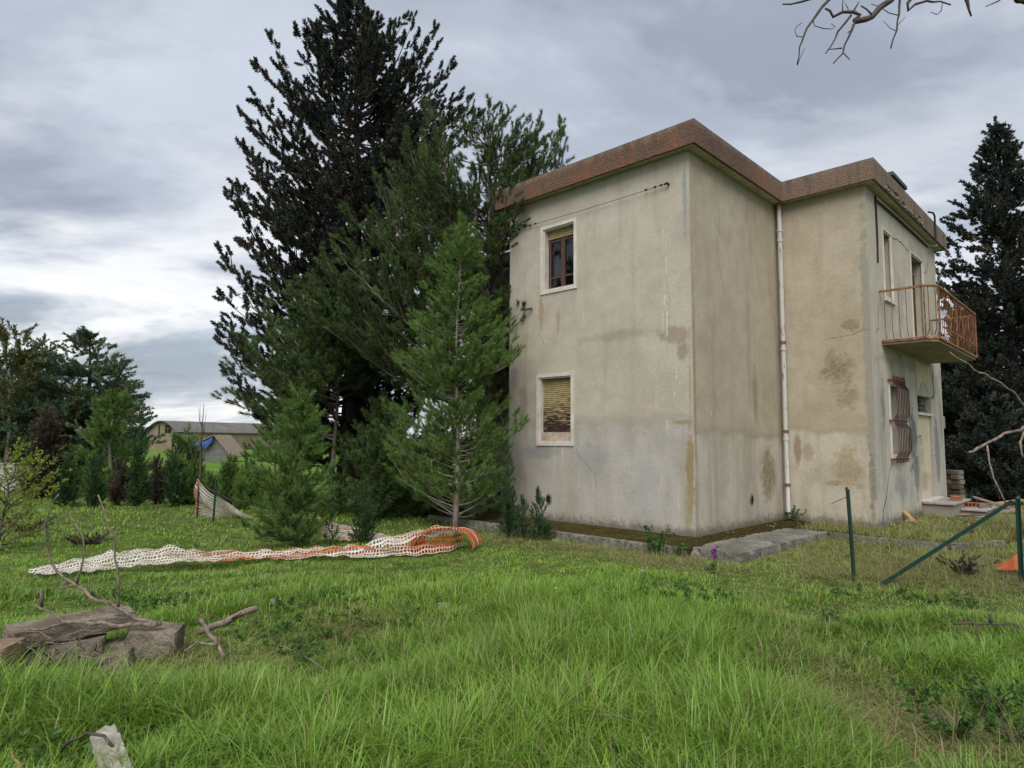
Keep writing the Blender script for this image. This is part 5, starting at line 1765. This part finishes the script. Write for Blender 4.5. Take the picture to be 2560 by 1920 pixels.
stone('stone_block', 'orange-brown squared stone on top of the broken stack', 'stone', (.26, .2, .075), (p.x - .08, p.y + .1, .285), (0, .05, .15), mat_stone_warm, 5, .02)
p = Vector((-3.50, 4.32, 0))
stone('stone_block', 'grey squared stone in the broken stack below the orange-brown one', 'stone', (.40, .26, .13), (p.x + .02, p.y + .1, .185), (0, 0, .12), mat_stone_warm, 6, .02)
stone('stone_block', 'bottom stone of the broken stack', 'stone', (.38, .26, .16), (p.x + .02, p.y + .1, .04), (0, .02, .16), mat_stone, 7, .025)
p = gnd(30, 1735, .03)
stone('stone_slab', 'low flat stone sunk in the grass below the broken stack', 'stone', (.42, .2, .08), (p.x, p.y, .03), (.05, 0, .25), mat_stone, 8, .02)
pa, pb = gnd(262, 1838, .12), gnd(310, 1960, .12)
m_ = (pa + pb) / 2
stone('concrete_lump', 'white broken concrete post lying in the grass at the bottom edge', 'rubble', ((pb - pa).length, .115, .11), (m_.x, m_.y, .10), (.3, .02, math.atan2(pb.y - pa.y, pb.x - pa.x)), mat_white_conc, 9, .03, None, .05)
for (px_, py_, w_, lab) in ((692, 1528, .1, 'small white stone in the grass beyond the short log'), (1110, 1525, .11, 'pale flat stone in the middle of the lawn'), (1393, 1362, .06, 'tiny white chip beside the kerb near the conical sapling'), (1608, 1458, .06, 'small pale pebble in the dry grass before the kerb')):
    p = gnd(px_, py_)
    stone('stone', lab, 'stone', (w_, w_ * .6, w_ * .45), (p.x, p.y, float(ground_z(p.x, p.y)) + .05), (0, .2, 1), mat_white_conc, px_, .02, None, .02)

# ================================================================== rubble by the steps
RUB = 'rubble beside the steps'


def loose(name, label, cat, size, b_, a_, z_, rot, mat, ch=.008, group=RUB):
    o = MB().box((-size[0] / 2, -size[1] / 2, -size[2] / 2), (size[0] / 2, size[1] / 2, size[2] / 2), ch).build(name, mat)
    o.location = hw(b_, a_, z_)
    o.rotation_euler = (rot[0], rot[1], rot[2] + HROT)
    return tag(o, label, cat, group)


def plank(px0, py0, Y0, px1, py1, Y1, w_, t_, label, mat):
    a_, b2 = at(px0, py0, Y0), at(px1, py1, Y1)
    a_.z, b2.z = max(a_.z, .05), max(b2.z, .05)
    d = b2 - a_
    o = MB().box((0, -w_ / 2, -t_ / 2), (d.length, w_ / 2, t_ / 2), .006).build('plank', mat)
    o.location = a_
    o.rotation_mode = 'QUATERNION'
    o.rotation_quaternion = d.to_track_quat('X', 'Z')
    return tag(o, label, 'plank', RUB)


plank(2253, 1272, 13.2, 2288, 1308, 12.9, .1, .05, 'broken plank with a warm split end leaning on the wall below the grille', mat_wood_warm)
plank(2432, 1242, 15.6, 2552, 1278, 15.2, .22, .05, 'long slanting pale plank on top of the rubble heap', mat_wood)
plank(2385, 1292, 14.4, 2545, 1276, 14.6, .2, .05, 'flat grey plank lying in front of the hollow bricks', mat_wood)
plank(2440, 1300, 14.0, 2556, 1290, 14.2, .16, .05, 'lowest grey plank at the foot of the rubble heap', mat_wood)
plank(2410, 1284, 14.9, 2500, 1290, 14.8, .12, .04, 'short dark plank wedged between the others', mat_sash)
plank(2470, 1262, 15.8, 2556, 1250, 15.9, .14, .05, 'reddish plank at the back of the heap under the cypress', mat_wood_warm)
loose('brick', 'loose terracotta tile lying on the top step tread', 'brick', (.55, .2, .05), 7.95, -2.12, .378, (0, 0, .1), mat_brick)
loose('brick', 'second terracotta tile stacked on the tread tile', 'brick', (.42, .18, .04), 7.92, -2.1, .425, (0, .02, .25), mat_brick)


def hollow_brick(label, px_, py_, Y, rz, mat):
    p = at(px_, py_, Y)
    p.z = max(p.z, .1)
    root = empty('hollow_brick', p, rz, label, 'brick', RUB)
    b = MB()
    L, Hh, D_ = .36, .18, .22
    xs = [-L / 2 + L * i / 4 for i in range(5)]
    for i in range(5):
        b.box((xs[i] - .008, -D_ / 2, -Hh / 2), (xs[i] + .008, D_ / 2, Hh / 2))
    for i in range(4):
        for z_ in (-Hh / 2, 0, Hh / 2):
            b.box((xs[i] + .0081, -D_ / 2 + .002, z_ - .008), (xs[i + 1] - .0081, D_ / 2 - .002, z_ + .008))
    b.build('shell', mat, root)
    MB().box((-L / 2 + .01, .06, -Hh / 2 + .01), (L / 2 - .01, .08, Hh / 2 - .01)).build('cell_darkness', mat_dark, root)  # near-black plate puts the shade of the open cells into colour


hollow_brick('hollow terracotta brick with open cells facing out of the rubble heap', 2412, 1266, 14.9, .1, mat_brick)
hollow_brick('second hollow brick beside the first, partly under the slanting plank', 2445, 1268, 15.0, -.1, mat_brick)
hollow_brick('broken hollow brick at the back of the heap by the house corner', 2392, 1275, 15.3, .4, mat_brick)
# stump of a brick pier behind the corner of the house
pr_ = empty('brick_pier', (at(2386, 1250, 16.6).x, 16.6, 0), .5, 'ragged stump of a brick pier behind the house corner', 'brick pier')
rnd = random.Random(3)
zz_ = 0
mat_brick_old = simple('sooty_brick', (0.16, 0.10, 0.07), (0.08, 0.06, 0.05), 9, .95, .1, .5)
while zz_ < .95:
    h_ = .12
    for j in range(2):
        me = MB().box((-.11, -.1, 0), (.11, .1, h_ - .012), .01).mesh('brick', mat_brick_old if rnd.random() < .6 else mat_concrete)
        o = link('brick', me, pr_)
        o.location = (rnd.uniform(-.03, .03), (j - .5) * .21, zz_)
        o.rotation_euler = (0, 0, rnd.uniform(-.06, .06))
    zz_ += h_
rnd = random.Random(23)
for i in range(34):
    p = at(rnd.uniform(2392, 2556), rnd.uniform(1262, 1292), rnd.uniform(14.6, 15.8))
    s_ = rnd.uniform(.1, .26)
    o = link('broken_block', rough_block((s_, s_ * rnd.uniform(.4, .8), s_ * .4), i + 300, .02, 2, .012))
    o.data.materials.append(rnd.choice((mat_concrete, mat_brick, mat_wood, mat_stone, mat_concrete_pale)))
    o.location = (p.x, p.y, max(.05, min(.3, p.z)))
    o.rotation_euler = (rnd.uniform(-.4, .4), rnd.uniform(-.4, .4), rnd.uniform(0, 6))
    mn = o.data.materials[0].name
    tag(o, ('red brick lump' if 'brick' in mn else 'splintered wood lump' if 'plank' in mn else 'limestone lump' if 'lime' in mn else 'pale broken concrete lump' if 'fresh' in mn else 'grimy concrete lump') + (' in the heap close to the steps' if p.x < 11.2 else ' in the heap behind the fence brace'), 'rubble', 'masonry lumps in the heap')
rnd = random.Random(13)
for i in range(46):
    bb, aa = rnd.uniform(4.6, 8.6), -LC - rnd.uniform(.15, 1.2)
    if bb > 6.6 and aa > -LC - 1.05:
        aa = -LC - rnd.uniform(1.1, 1.6)
    s_ = rnd.uniform(.04, .12)
    o = link('plaster_fragment', rough_block((s_, s_ * .7, s_ * .4), i, .01, 1, .008))
    o.data.materials.append(rnd.choice((mat_white_conc, mat_concrete, mat_brick)))
    o.location = hw(bb, aa, .075 + s_ * .18)
    o.rotation_euler = (rnd.uniform(-.3, .3), rnd.uniform(-.3, .3), rnd.uniform(0, 6))
    mn = o.data.materials[0].name
    tag(o, ('small pale plaster fragment' if 'pale' in mn else 'small dark concrete fragment' if 'old' in mn else 'small red brick fragment') + (' on the apron under the grilled window' if bb < 5.6 else ' on the apron between grille and door' if bb < 6.7 else ' on the apron below the steps'), 'rubble', 'plaster fragments on the apron')
rnd = random.Random(14)
for i in range(6):
    s_ = rnd.uniform(.025, .06)
    o = link('plaster_chip', rough_block((s_, s_ * .7, s_ * .3), i + 90, .008, 1, .006))
    o.data.materials.append(mat_white_conc)
    o.location = hw(rnd.uniform(.2, 3.2), rnd.uniform(-.4, -.08), .10 + s_ * .12)
    o.rotation_euler = (0, 0, rnd.uniform(0, 6))
    tag(o, 'white plaster chip on the mossy strip below the inner return wall', 'rubble', 'plaster chips on the mossy strip')

# ================================================================== small plants
def stem_plant(name, label, base, stems, mat_s, sources, size, seed, hmin, hmax, spread, tint=.5, group=None, step=.06):
    r = np.random.default_rng(seed)
    root = empty(name, base, 0, label, 'plant', group)
    P, D = [], []
    for i in range(stems):
        a_ = r.uniform(0, 6.28)
        h = r.uniform(hmin, hmax)
        tip_ = np.array([math.cos(a_) * spread * r.uniform(.3, 1), math.sin(a_) * spread * r.uniform(.3, 1), h])
        MB().tube([(0, 0, -.02), tuple(tip_ * .5 + np.array([0, 0, .04])), tuple(tip_)], [.006, .004, .002], 4).build('stem', mat_s, root)
        for q in np.arange(.15, 1.01, step / h):
            P.append(tip_ * q + r.normal(0, .015, 3))
            D.append(tip_ / h + r.normal(0, .5, 3))
    P, D = np.array(P), np.array(D)
    o = scatter('leaves', P, dir_eul(D, r), r.uniform(.7, 1.2, len(P)) * size, r.uniform(0, 1, len(P)) * tint, np.zeros(len(P)), sources, root, seed)
    o['kind'] = 'stuff'
    return root


S_weed = srcs('weed_spray', mat_weed, 2, 16, .10, .05, .013, (30, 85), .1, quad=True)
p = gnd(1640, 1392)
stem_plant('dark_weed', 'bushy dark-leaved weed growing at the kerb below the house corner', (p.x, p.y, 0), 12, mat_twig_dark, S_weed, .9, 1, .18, .42, .26, .2)
p = gnd(1690, 1396)
stem_plant('dark_weed', 'smaller weed tuft beside the bushy dark weed at the kerb end', (p.x, p.y, 0), 8, mat_twig_dark, S_weed, .8, 2, .1, .22, .16, .4)
p = hw(LB - .25, -.3, .1)
stem_plant('dark_weed', 'green weed sprouting at the foot of the downpipe', p, 9, mat_twig_dark, S_weed, .8, 3, .1, .24, .2, .8)
for k_, (px_, py_, hx, sp_, lab) in enumerate(((2390, 1850, .30, .22, 'broad weed clump in the worn track at the bottom corner, nearest the camera'), (2490, 1790, .34, .28, 'large leafy weed clump at the right end of the worn track'), (2545, 1880, .30, .22, 'leafy weed cut by the picture corner'), (2300, 1760, .16, .16, 'small leafy weed in the middle of the worn track'), (2090, 1560, .14, .12, 'pale rosette weed at the upper end of the worn track'), (760, 1660, .14, .14, 'low leafy weed in the lawn beside the long dry stem'))):
    p = gnd(px_, py_)
    stem_plant('leafy_weed', lab, (p.x, p.y, 0), 10, mat_twig_dark, S_weed, .75, 20 + k_, hx * .3, hx * .7, sp_, .9, None, .05)
p = gnd(2420, 1440)
stem_plant('withered_bush', 'dark withered bush in the straw next to the orange netting', (p.x, p.y, 0), 16, mat_twig_dark, S_dead, .5, 40, .08, .2, .3, .2)
p = gnd(225, 1362)
stem_plant('withered_bush', 'flat dark heap of withered stems on the lawn behind the lying net', (p.x, p.y, 0), 18, mat_twig_dark, S_dead, .6, 41, .06, .14, .5, .3)
p = gnd(70, 1330)
stem_plant('withered_bush', 'dark withered stems under the fresh leafy shrub', (p.x, p.y, 0), 14, mat_twig_dark, S_dead, .6, 42, .08, .2, .4, .3)
mat_purple = simple('purple_petals', (0.30, 0.06, 0.30), (0.18, 0.03, 0.19), 20, .6)
S_pet = srcs('petal_spray', mat_purple, 1, 26, .05, .022, .008, (40, 90), .05, quad=True)
p = gnd(1786, 1434)
orch = empty('wild_orchid', (p.x, p.y, 0), 0, 'single purple wild orchid in the dry grass before the slab path', 'flower')
MB().tube([(0, 0, 0), (.005, 0, .3)], [.006, .004], 5).build('stem', mat_weed, orch)
r = np.random.default_rng(4)
pp_ = np.stack([r.normal(0, .008, 12), r.normal(0, .008, 12), np.linspace(.2, .32, 12)], 1)
o = scatter('blossoms', pp_, dir_eul(r.normal(0, 1, (12, 3)), r), np.full(12, .8), r.uniform(0, 1, 12), np.zeros(12), S_pet, orch, 4)
o['kind'] = 'stuff'
lf = scatter('leaves', np.zeros((6, 3)) + np.array([0, 0, .02]), dir_eul(r.normal(0, 1, (6, 3)) * np.array([1, 1, .1]) + np.array([0, 0, .5]), r), np.full(6, 1.2), r.uniform(0, .4, 6), np.zeros(6), S_weed, orch, 5)
lf['kind'] = 'stuff'
mat_yel = simple('yellow_petals', (0.62, 0.52, 0.04), (0.45, 0.36, 0.03), 20, .6)
S_yel = srcs('yellow_petal_spray', mat_yel, 1, 18, .03, .02, .009, (50, 95), .05, quad=True)
for k, (px_, py_, h_) in enumerate(((1346, 1430, .2), (1404, 1462, .22), (1386, 1515, .2))):
    p = gnd(px_, py_ + 22)
    fl = empty('yellow_flower', (p.x, p.y, 0), 0, 'small yellow wildflower standing above the bright grass', 'flower', 'yellow wildflowers in the lawn')
    MB().tube([(0, 0, 0), (.01, 0, h_)], [.004, .003], 4).build('stem', mat_weed, fl)
    o = scatter('blossoms', [(.01, 0, h_)], [(0, -1.2, k)], [1.1], [.5], [0], S_yel, fl, k)
    o['kind'] = 'stuff'

# ================================================================== grass
def blade_mesh(name, X, Y, Z, H, AZ, LE, Wd, curl, seg, tint, mixa, r):
    """many grass blades as one mesh"""
    n = len(X)
    cs, sn = np.cos(AZ), np.sin(AZ)
    co = np.zeros((n, 2 * seg + 1, 3), np.float32)
    for k in range(seg + 1):
        t = k / seg
        out = LE * H * (t ** 2 * curl + .22 * t)
        z = H * (t - .33 * np.clip(LE, 0, 1.6) * t ** 3 * curl)
        px_, py_, pz_ = X + cs * out, Y + sn * out, Z + z
        if k < seg:
            ww = Wd * (1 - t) ** .6
            co[:, 2 * k] = np.stack([px_ + sn * ww, py_ - cs * ww, pz_], 1)
            co[:, 2 * k + 1] = np.stack([px_ - sn * ww, py_ + cs * ww, pz_], 1)
        else:
            co[:, 2 * k] = np.stack([px_, py_, pz_], 1)
    nv = 2 * seg + 1
    tri = []
    for k in range(seg - 1):
        tri += [(2 * k, 2 * k + 1, 2 * k + 3), (2 * k, 2 * k + 3, 2 * k + 2)]
    tri.append((2 * seg - 2, 2 * seg - 1, 2 * seg))
    F = (np.arange(n)[:, None, None] * nv + np.array(tri)[None]).reshape(-1, 3).astype(np.int32)
    me = bpy.data.meshes.new(name)
    me.vertices.add(n * nv)
    me.vertices.foreach_set('co', co.ravel())
    me.loops.add(F.size)
    me.loops.foreach_set('vertex_index', F.ravel())
    me.polygons.add(len(F))
    me.polygons.foreach_set('loop_start', np.arange(0, F.size, 3, dtype=np.int32))
    me.polygons.foreach_set('loop_total', np.full(len(F), 3, np.int32))
    for nm, v in (('rnd', r.uniform(0, 1, n)), ('tint', tint), ('mixa', mixa)):
        at_ = me.attributes.new(nm, 'FLOAT', 'POINT')
        at_.data.foreach_set('value', np.repeat(np.asarray(v, np.float32), nv))
    me.materials.append(mat_grass)
    me.update()
    return link(name, me)


def lump(x, y, seed, sc):
    r = np.random.default_rng(seed)
    z = np.zeros(len(x))
    for k in range(9):
        a_ = r.uniform(0, 6.28)
        f_ = sc * r.uniform(.5, 2.2)
        z += np.sin((x * math.cos(a_) + y * math.sin(a_)) * f_ + r.uniform(0, 6.28)) / 3
    return z


def blob(x, y, cx, cy, rx, ry):
    return np.exp(-(((x - cx) / rx) ** 2 + ((y - cy) / ry) ** 2))


def on_soil(x, y):
    b_, a_ = to_house(x, y)
    bad = (b_ > -1.32) & (b_ < 9.6) & (a_ > -.58) & (a_ < 7)
    bad |= (b_ > -1.2) & (b_ < 2.35) & (a_ > -1.3) & (a_ < 0)
    bad |= (b_ > 3.6) & (a_ > -1.75)
    return ~bad


def gdist(n, y0, y1, seed, pw=1.0):
    r = np.random.default_rng(seed)
    y = y0 + (y1 - y0) * r.uniform(0, 1, n) ** pw
    hwid = y * .84 + 1.3
    x = r.uniform(-1, 1, n) * hwid
    k = on_soil(x, y)
    return x[k], y[k], np.random.default_rng(seed + 1)


def dryness(x, y):
    b_, a_ = to_house(x, y)
    near_kerb = np.exp(-((b_ + 1.95) / .55) ** 2) * sstep(-2.2, -.8, a_) * sstep(4.2, 2.5, a_) * .75
    right = sstep(2.6, 4.2, x) * sstep(6.6, 8.2, y) * .6
    track = .8 * blob(x, y, 2.15, 4.6, .55, 1.1) + .75 * blob(x, y, 2.3, 3.75, .5, .45) + .4 * blob(x, y, 2.7, 6.0, .6, .8)
    stones = .45 * blob(x, y, -2.2, 4.9, .9, .4) + .5 * blob(x, y, -1.3, 5.9, .8, .5)
    return np.clip(.06 + near_kerb + right + track + stones + .10 * lump(x, y, 3, 1.3), 0, 1)


def tallness(x, y):
    h = .10 + .07 * np.clip(lump(x, y, 8, .9), -.5, 1) + .06 * np.clip(lump(x, y, 9, 3.2), -.6, 1)
    h += .24 * blob(x, y, .9, 5.1, 1.5, 1.5) + .17 * blob(x, y, -1.2, 3.7, 1.2, .7) + .18 * blob(x, y, 1.3, 3.4, 1.0, .6) + .22 * blob(x, y, -2.9, 3.95, .9, .35)
    h += .07 * blob(x, y, 3.6, 5.0, .9, 1.0)
    h *= 1 - .38 * sstep(6.6, 8.5, y)
    h *= 1 - .6 * np.clip(dryness(x, y) - .15, 0, 1)
    # stones and lying things stay clear of tall grass
    h *= 1 - .6 * blob(x, y, -2.7, 4.8, .8, .35)
    h *= 1 - .7 * blob(x, y, -1.93, 3.4, .16, .35)
    return np.clip(h, .035, .5)


def lay(name, label, cx, cy, hh, r, per, spread, lean, width, seg, dry_amt, dry_bias, curl=1.0, tint_bias=0.0, zoff=None):
    """tufts at (cx, cy); per blades each"""
    n0 = len(cx)
    idx = np.repeat(np.arange(n0), per)
    n = len(idx)
    sp = spread * (.5 + r.uniform(0, 1, n0))[idx]
    rad = sp * np.sqrt(r.uniform(0, 1, n))
    an = r.uniform(0, 6.283, n)
    X, Y = cx[idx] + rad * np.cos(an), cy[idx] + rad * np.sin(an)
    k = on_soil(X, Y) if zoff is None else np.ones(n, bool)
    X, Y, idx, an = X[k], Y[k], idx[k], an[k]
    n = len(X)
    Z = (ground_z(X, Y) if zoff is None else np.full(n, zoff)) - .008
    H = hh[idx] * r.uniform(.45, 1.12, n)
    tuft_az = r.uniform(0, 6.283, n0)[idx]
    AZ = np.where(r.uniform(0, 1, n) < .45, tuft_az + r.normal(0, .5, n), an + r.normal(0, .8, n))
    LE = np.abs(r.normal(lean, lean * .5, n))
    Wd = width * r.uniform(.6, 1.35, n)
    d = np.clip(dryness(X, Y) * dry_amt + dry_bias, 0, 1)
    mx = np.where(r.uniform(0, 1, n) < d, r.uniform(.55, 1, n), r.uniform(0, .1, n))
    tt = (.5 + .22 * lump(cx, cy, 5, 1.1) + r.normal(0, .14, n0) + tint_bias)[idx]
    o = blade_mesh(name, X, Y, Z, H, AZ, LE, Wd, curl, seg, np.clip(tt, 0, 1), mx, r)
    return tag(o, label, 'grass', None, 'stuff')


x, y, r = gdist(8200, 2.6, 7.5, 11, .85)
hh = tallness(x, y) * r.uniform(.8, 1.25, len(x))
k = (hh > .15) & (r.uniform(0, 1, len(x)) < np.clip(.3 + hh * 2.2, 0, 1))
lay('grass', 'tall lush bright green grass in the foreground', x[k], y[k], hh[k], r, 19, .06, .55, .0042, 4, .5, .03, 1.15)
x, y, r = gdist(12500, 2.5, 6.2, 12, .85)
hh = np.clip(tallness(x, y) * r.uniform(.5, .9, len(x)), .04, .2)
k = r.uniform(0, 1, len(x)) < (1 - .6 * dryness(x, y))
lay('grass', 'short green turf between the taller grass of the foreground', x[k], y[k], hh[k], r, 15, .075, .7, .0040, 3, .7, .03)
x, y, r = gdist(10500, 5.8, 11, 22, .9)
hh = np.clip(tallness(x, y) * r.uniform(.55, 1.0, len(x)), .04, .2)
k = r.uniform(0, 1, len(x)) < (1 - .6 * dryness(x, y))
lay('grass', 'short green turf between the barrier net and the foreground', x[k], y[k], hh[k], r, 14, .11, .7, .0055, 3, .6, .02, 1.0, .18)
x, y, r = gdist(8000, 10.3, 26, 13, .85)
hh = r.uniform(.05, .12, len(x))
lay('grass', 'close-cropped lawn under the trees and beyond the net', x, y, hh, r, 12, .24, .7, .011, 2, .6, .03, 1.0, .2)
x, y, r = gdist(3500, 24, 80, 14, .85)
hh = r.uniform(.1, .3, len(x))
lay('grass', 'meadow grass beyond the row of small cypresses', x, y, hh, r, 8, .7, .7, .03, 2, .3, .0, 1.0, .2)
x, y, r = gdist(30000, 2.8, 12, 15, .9)
d = dryness(x, y)
k = r.uniform(0, 1, len(x)) < np.clip(d - .14, 0, 1) * .22
hh = r.uniform(.08, .28, k.sum()) * (1 + .5 * sstep(3, 4.5, x[k]))
lay('dry_grass', 'thin dry straw standing near the fence stakes and kerb', x[k], y[k], hh, r, 9, .07, .8, .0022, 3, 0, .92, 1.2)
x, y, r = gdist(30000, 2.8, 12, 16, .9)
d = dryness(x, y)
k = r.uniform(0, 1, len(x)) < np.clip(d - .2, 0, 1) * .5
hh = r.uniform(.09, .16, k.sum())
lay('dry_grass', 'flattened mat of dead straw by the kerb and along the worn track', x[k], y[k], hh, r, 13, .1, 2.2, .0030, 3, 0, .94)
x, y, r = gdist(900, 3.0, 8.5, 31, .9)
lay('dry_grass', 'scattered dead stems and leaning stalks throughout the lawn', x, y, r.uniform(.12, .42, len(x)), r, 2, .05, .7, .0022, 4, 0, 1.0, 1.0)
# overgrowth on the apron
r = np.random.default_rng(18)
bb = r.uniform(2.3, 8.8, 1900)
aa = r.uniform(-3.5, -.7, 1900)
k = (aa < -1.8) | (bb < 3.5)
k &= ~((bb > 6.7) & (aa > -2.8))
k &= ~((bb < 2.35) & (aa > -1.3))
W3 = np.array([hw(p_, q_) for p_, q_ in zip(bb[k], aa[k])])
lay('dry_grass', 'tufts of dead grass growing on the apron before the door side', W3[:, 0], W3[:, 1], r.uniform(.06, .2, len(W3)), r, 10, .1, .9, .004, 3, 0, .75, 1.1, 0, .072)
# moss and litter on the aprons
mat_mosstuft = leaf_mat('moss_cushions', (0.035, 0.032, 0.010), (0.10, 0.095, 0.02), (0.06, 0.04, 0.022), (0.12, 0.08, 0.045), 0.1, .8, .1, 'GEOMETRY')
r = np.random.default_rng(28)
for (b0, b1, a0, a1, n_, lab) in ((-1.15, -.02, -.5, 4.9, 2600, 'brown and yellow-green moss cushions on the apron along the street wall'), (-.9, 3.5, -.5, -.02, 1500, 'moss and dead stems on the strip below the downpipe corner')):
    bb, aa = r.uniform(b0, b1, n_), r.uniform(a0, a1, n_)
    W3 = np.array([hw(p_, q_) for p_, q_ in zip(bb, aa)])
    lay('moss', lab, W3[:, 0], W3[:, 1], r.uniform(.01, .035, n_), r, 8, .05, 1.4, .006, 2, 0, .45, 1.0, -.6, .10).data.materials[0] = mat_mosstuft
# broad-leaved weeds
x, y, r = gdist(2600, 2.8, 7, 17, .8)
k = lump(x, y, 21, 2.4) > .2
x, y = x[k], y[k]
n = len(x)
d_ = r.normal(0, 1, (n, 3)) * np.array([1, 1, .2]) + np.array([0, 0, .7])
o = scatter('weeds', np.stack([x, y, ground_z(x, y) + .02], 1), dir_eul(d_, r), r.uniform(.6, 1.2, n), r.uniform(0, 1, n), np.zeros(n), S_weed, None, 7)
tag(o, 'low broad-leaved weeds among the grass', 'weeds', None, 'stuff')
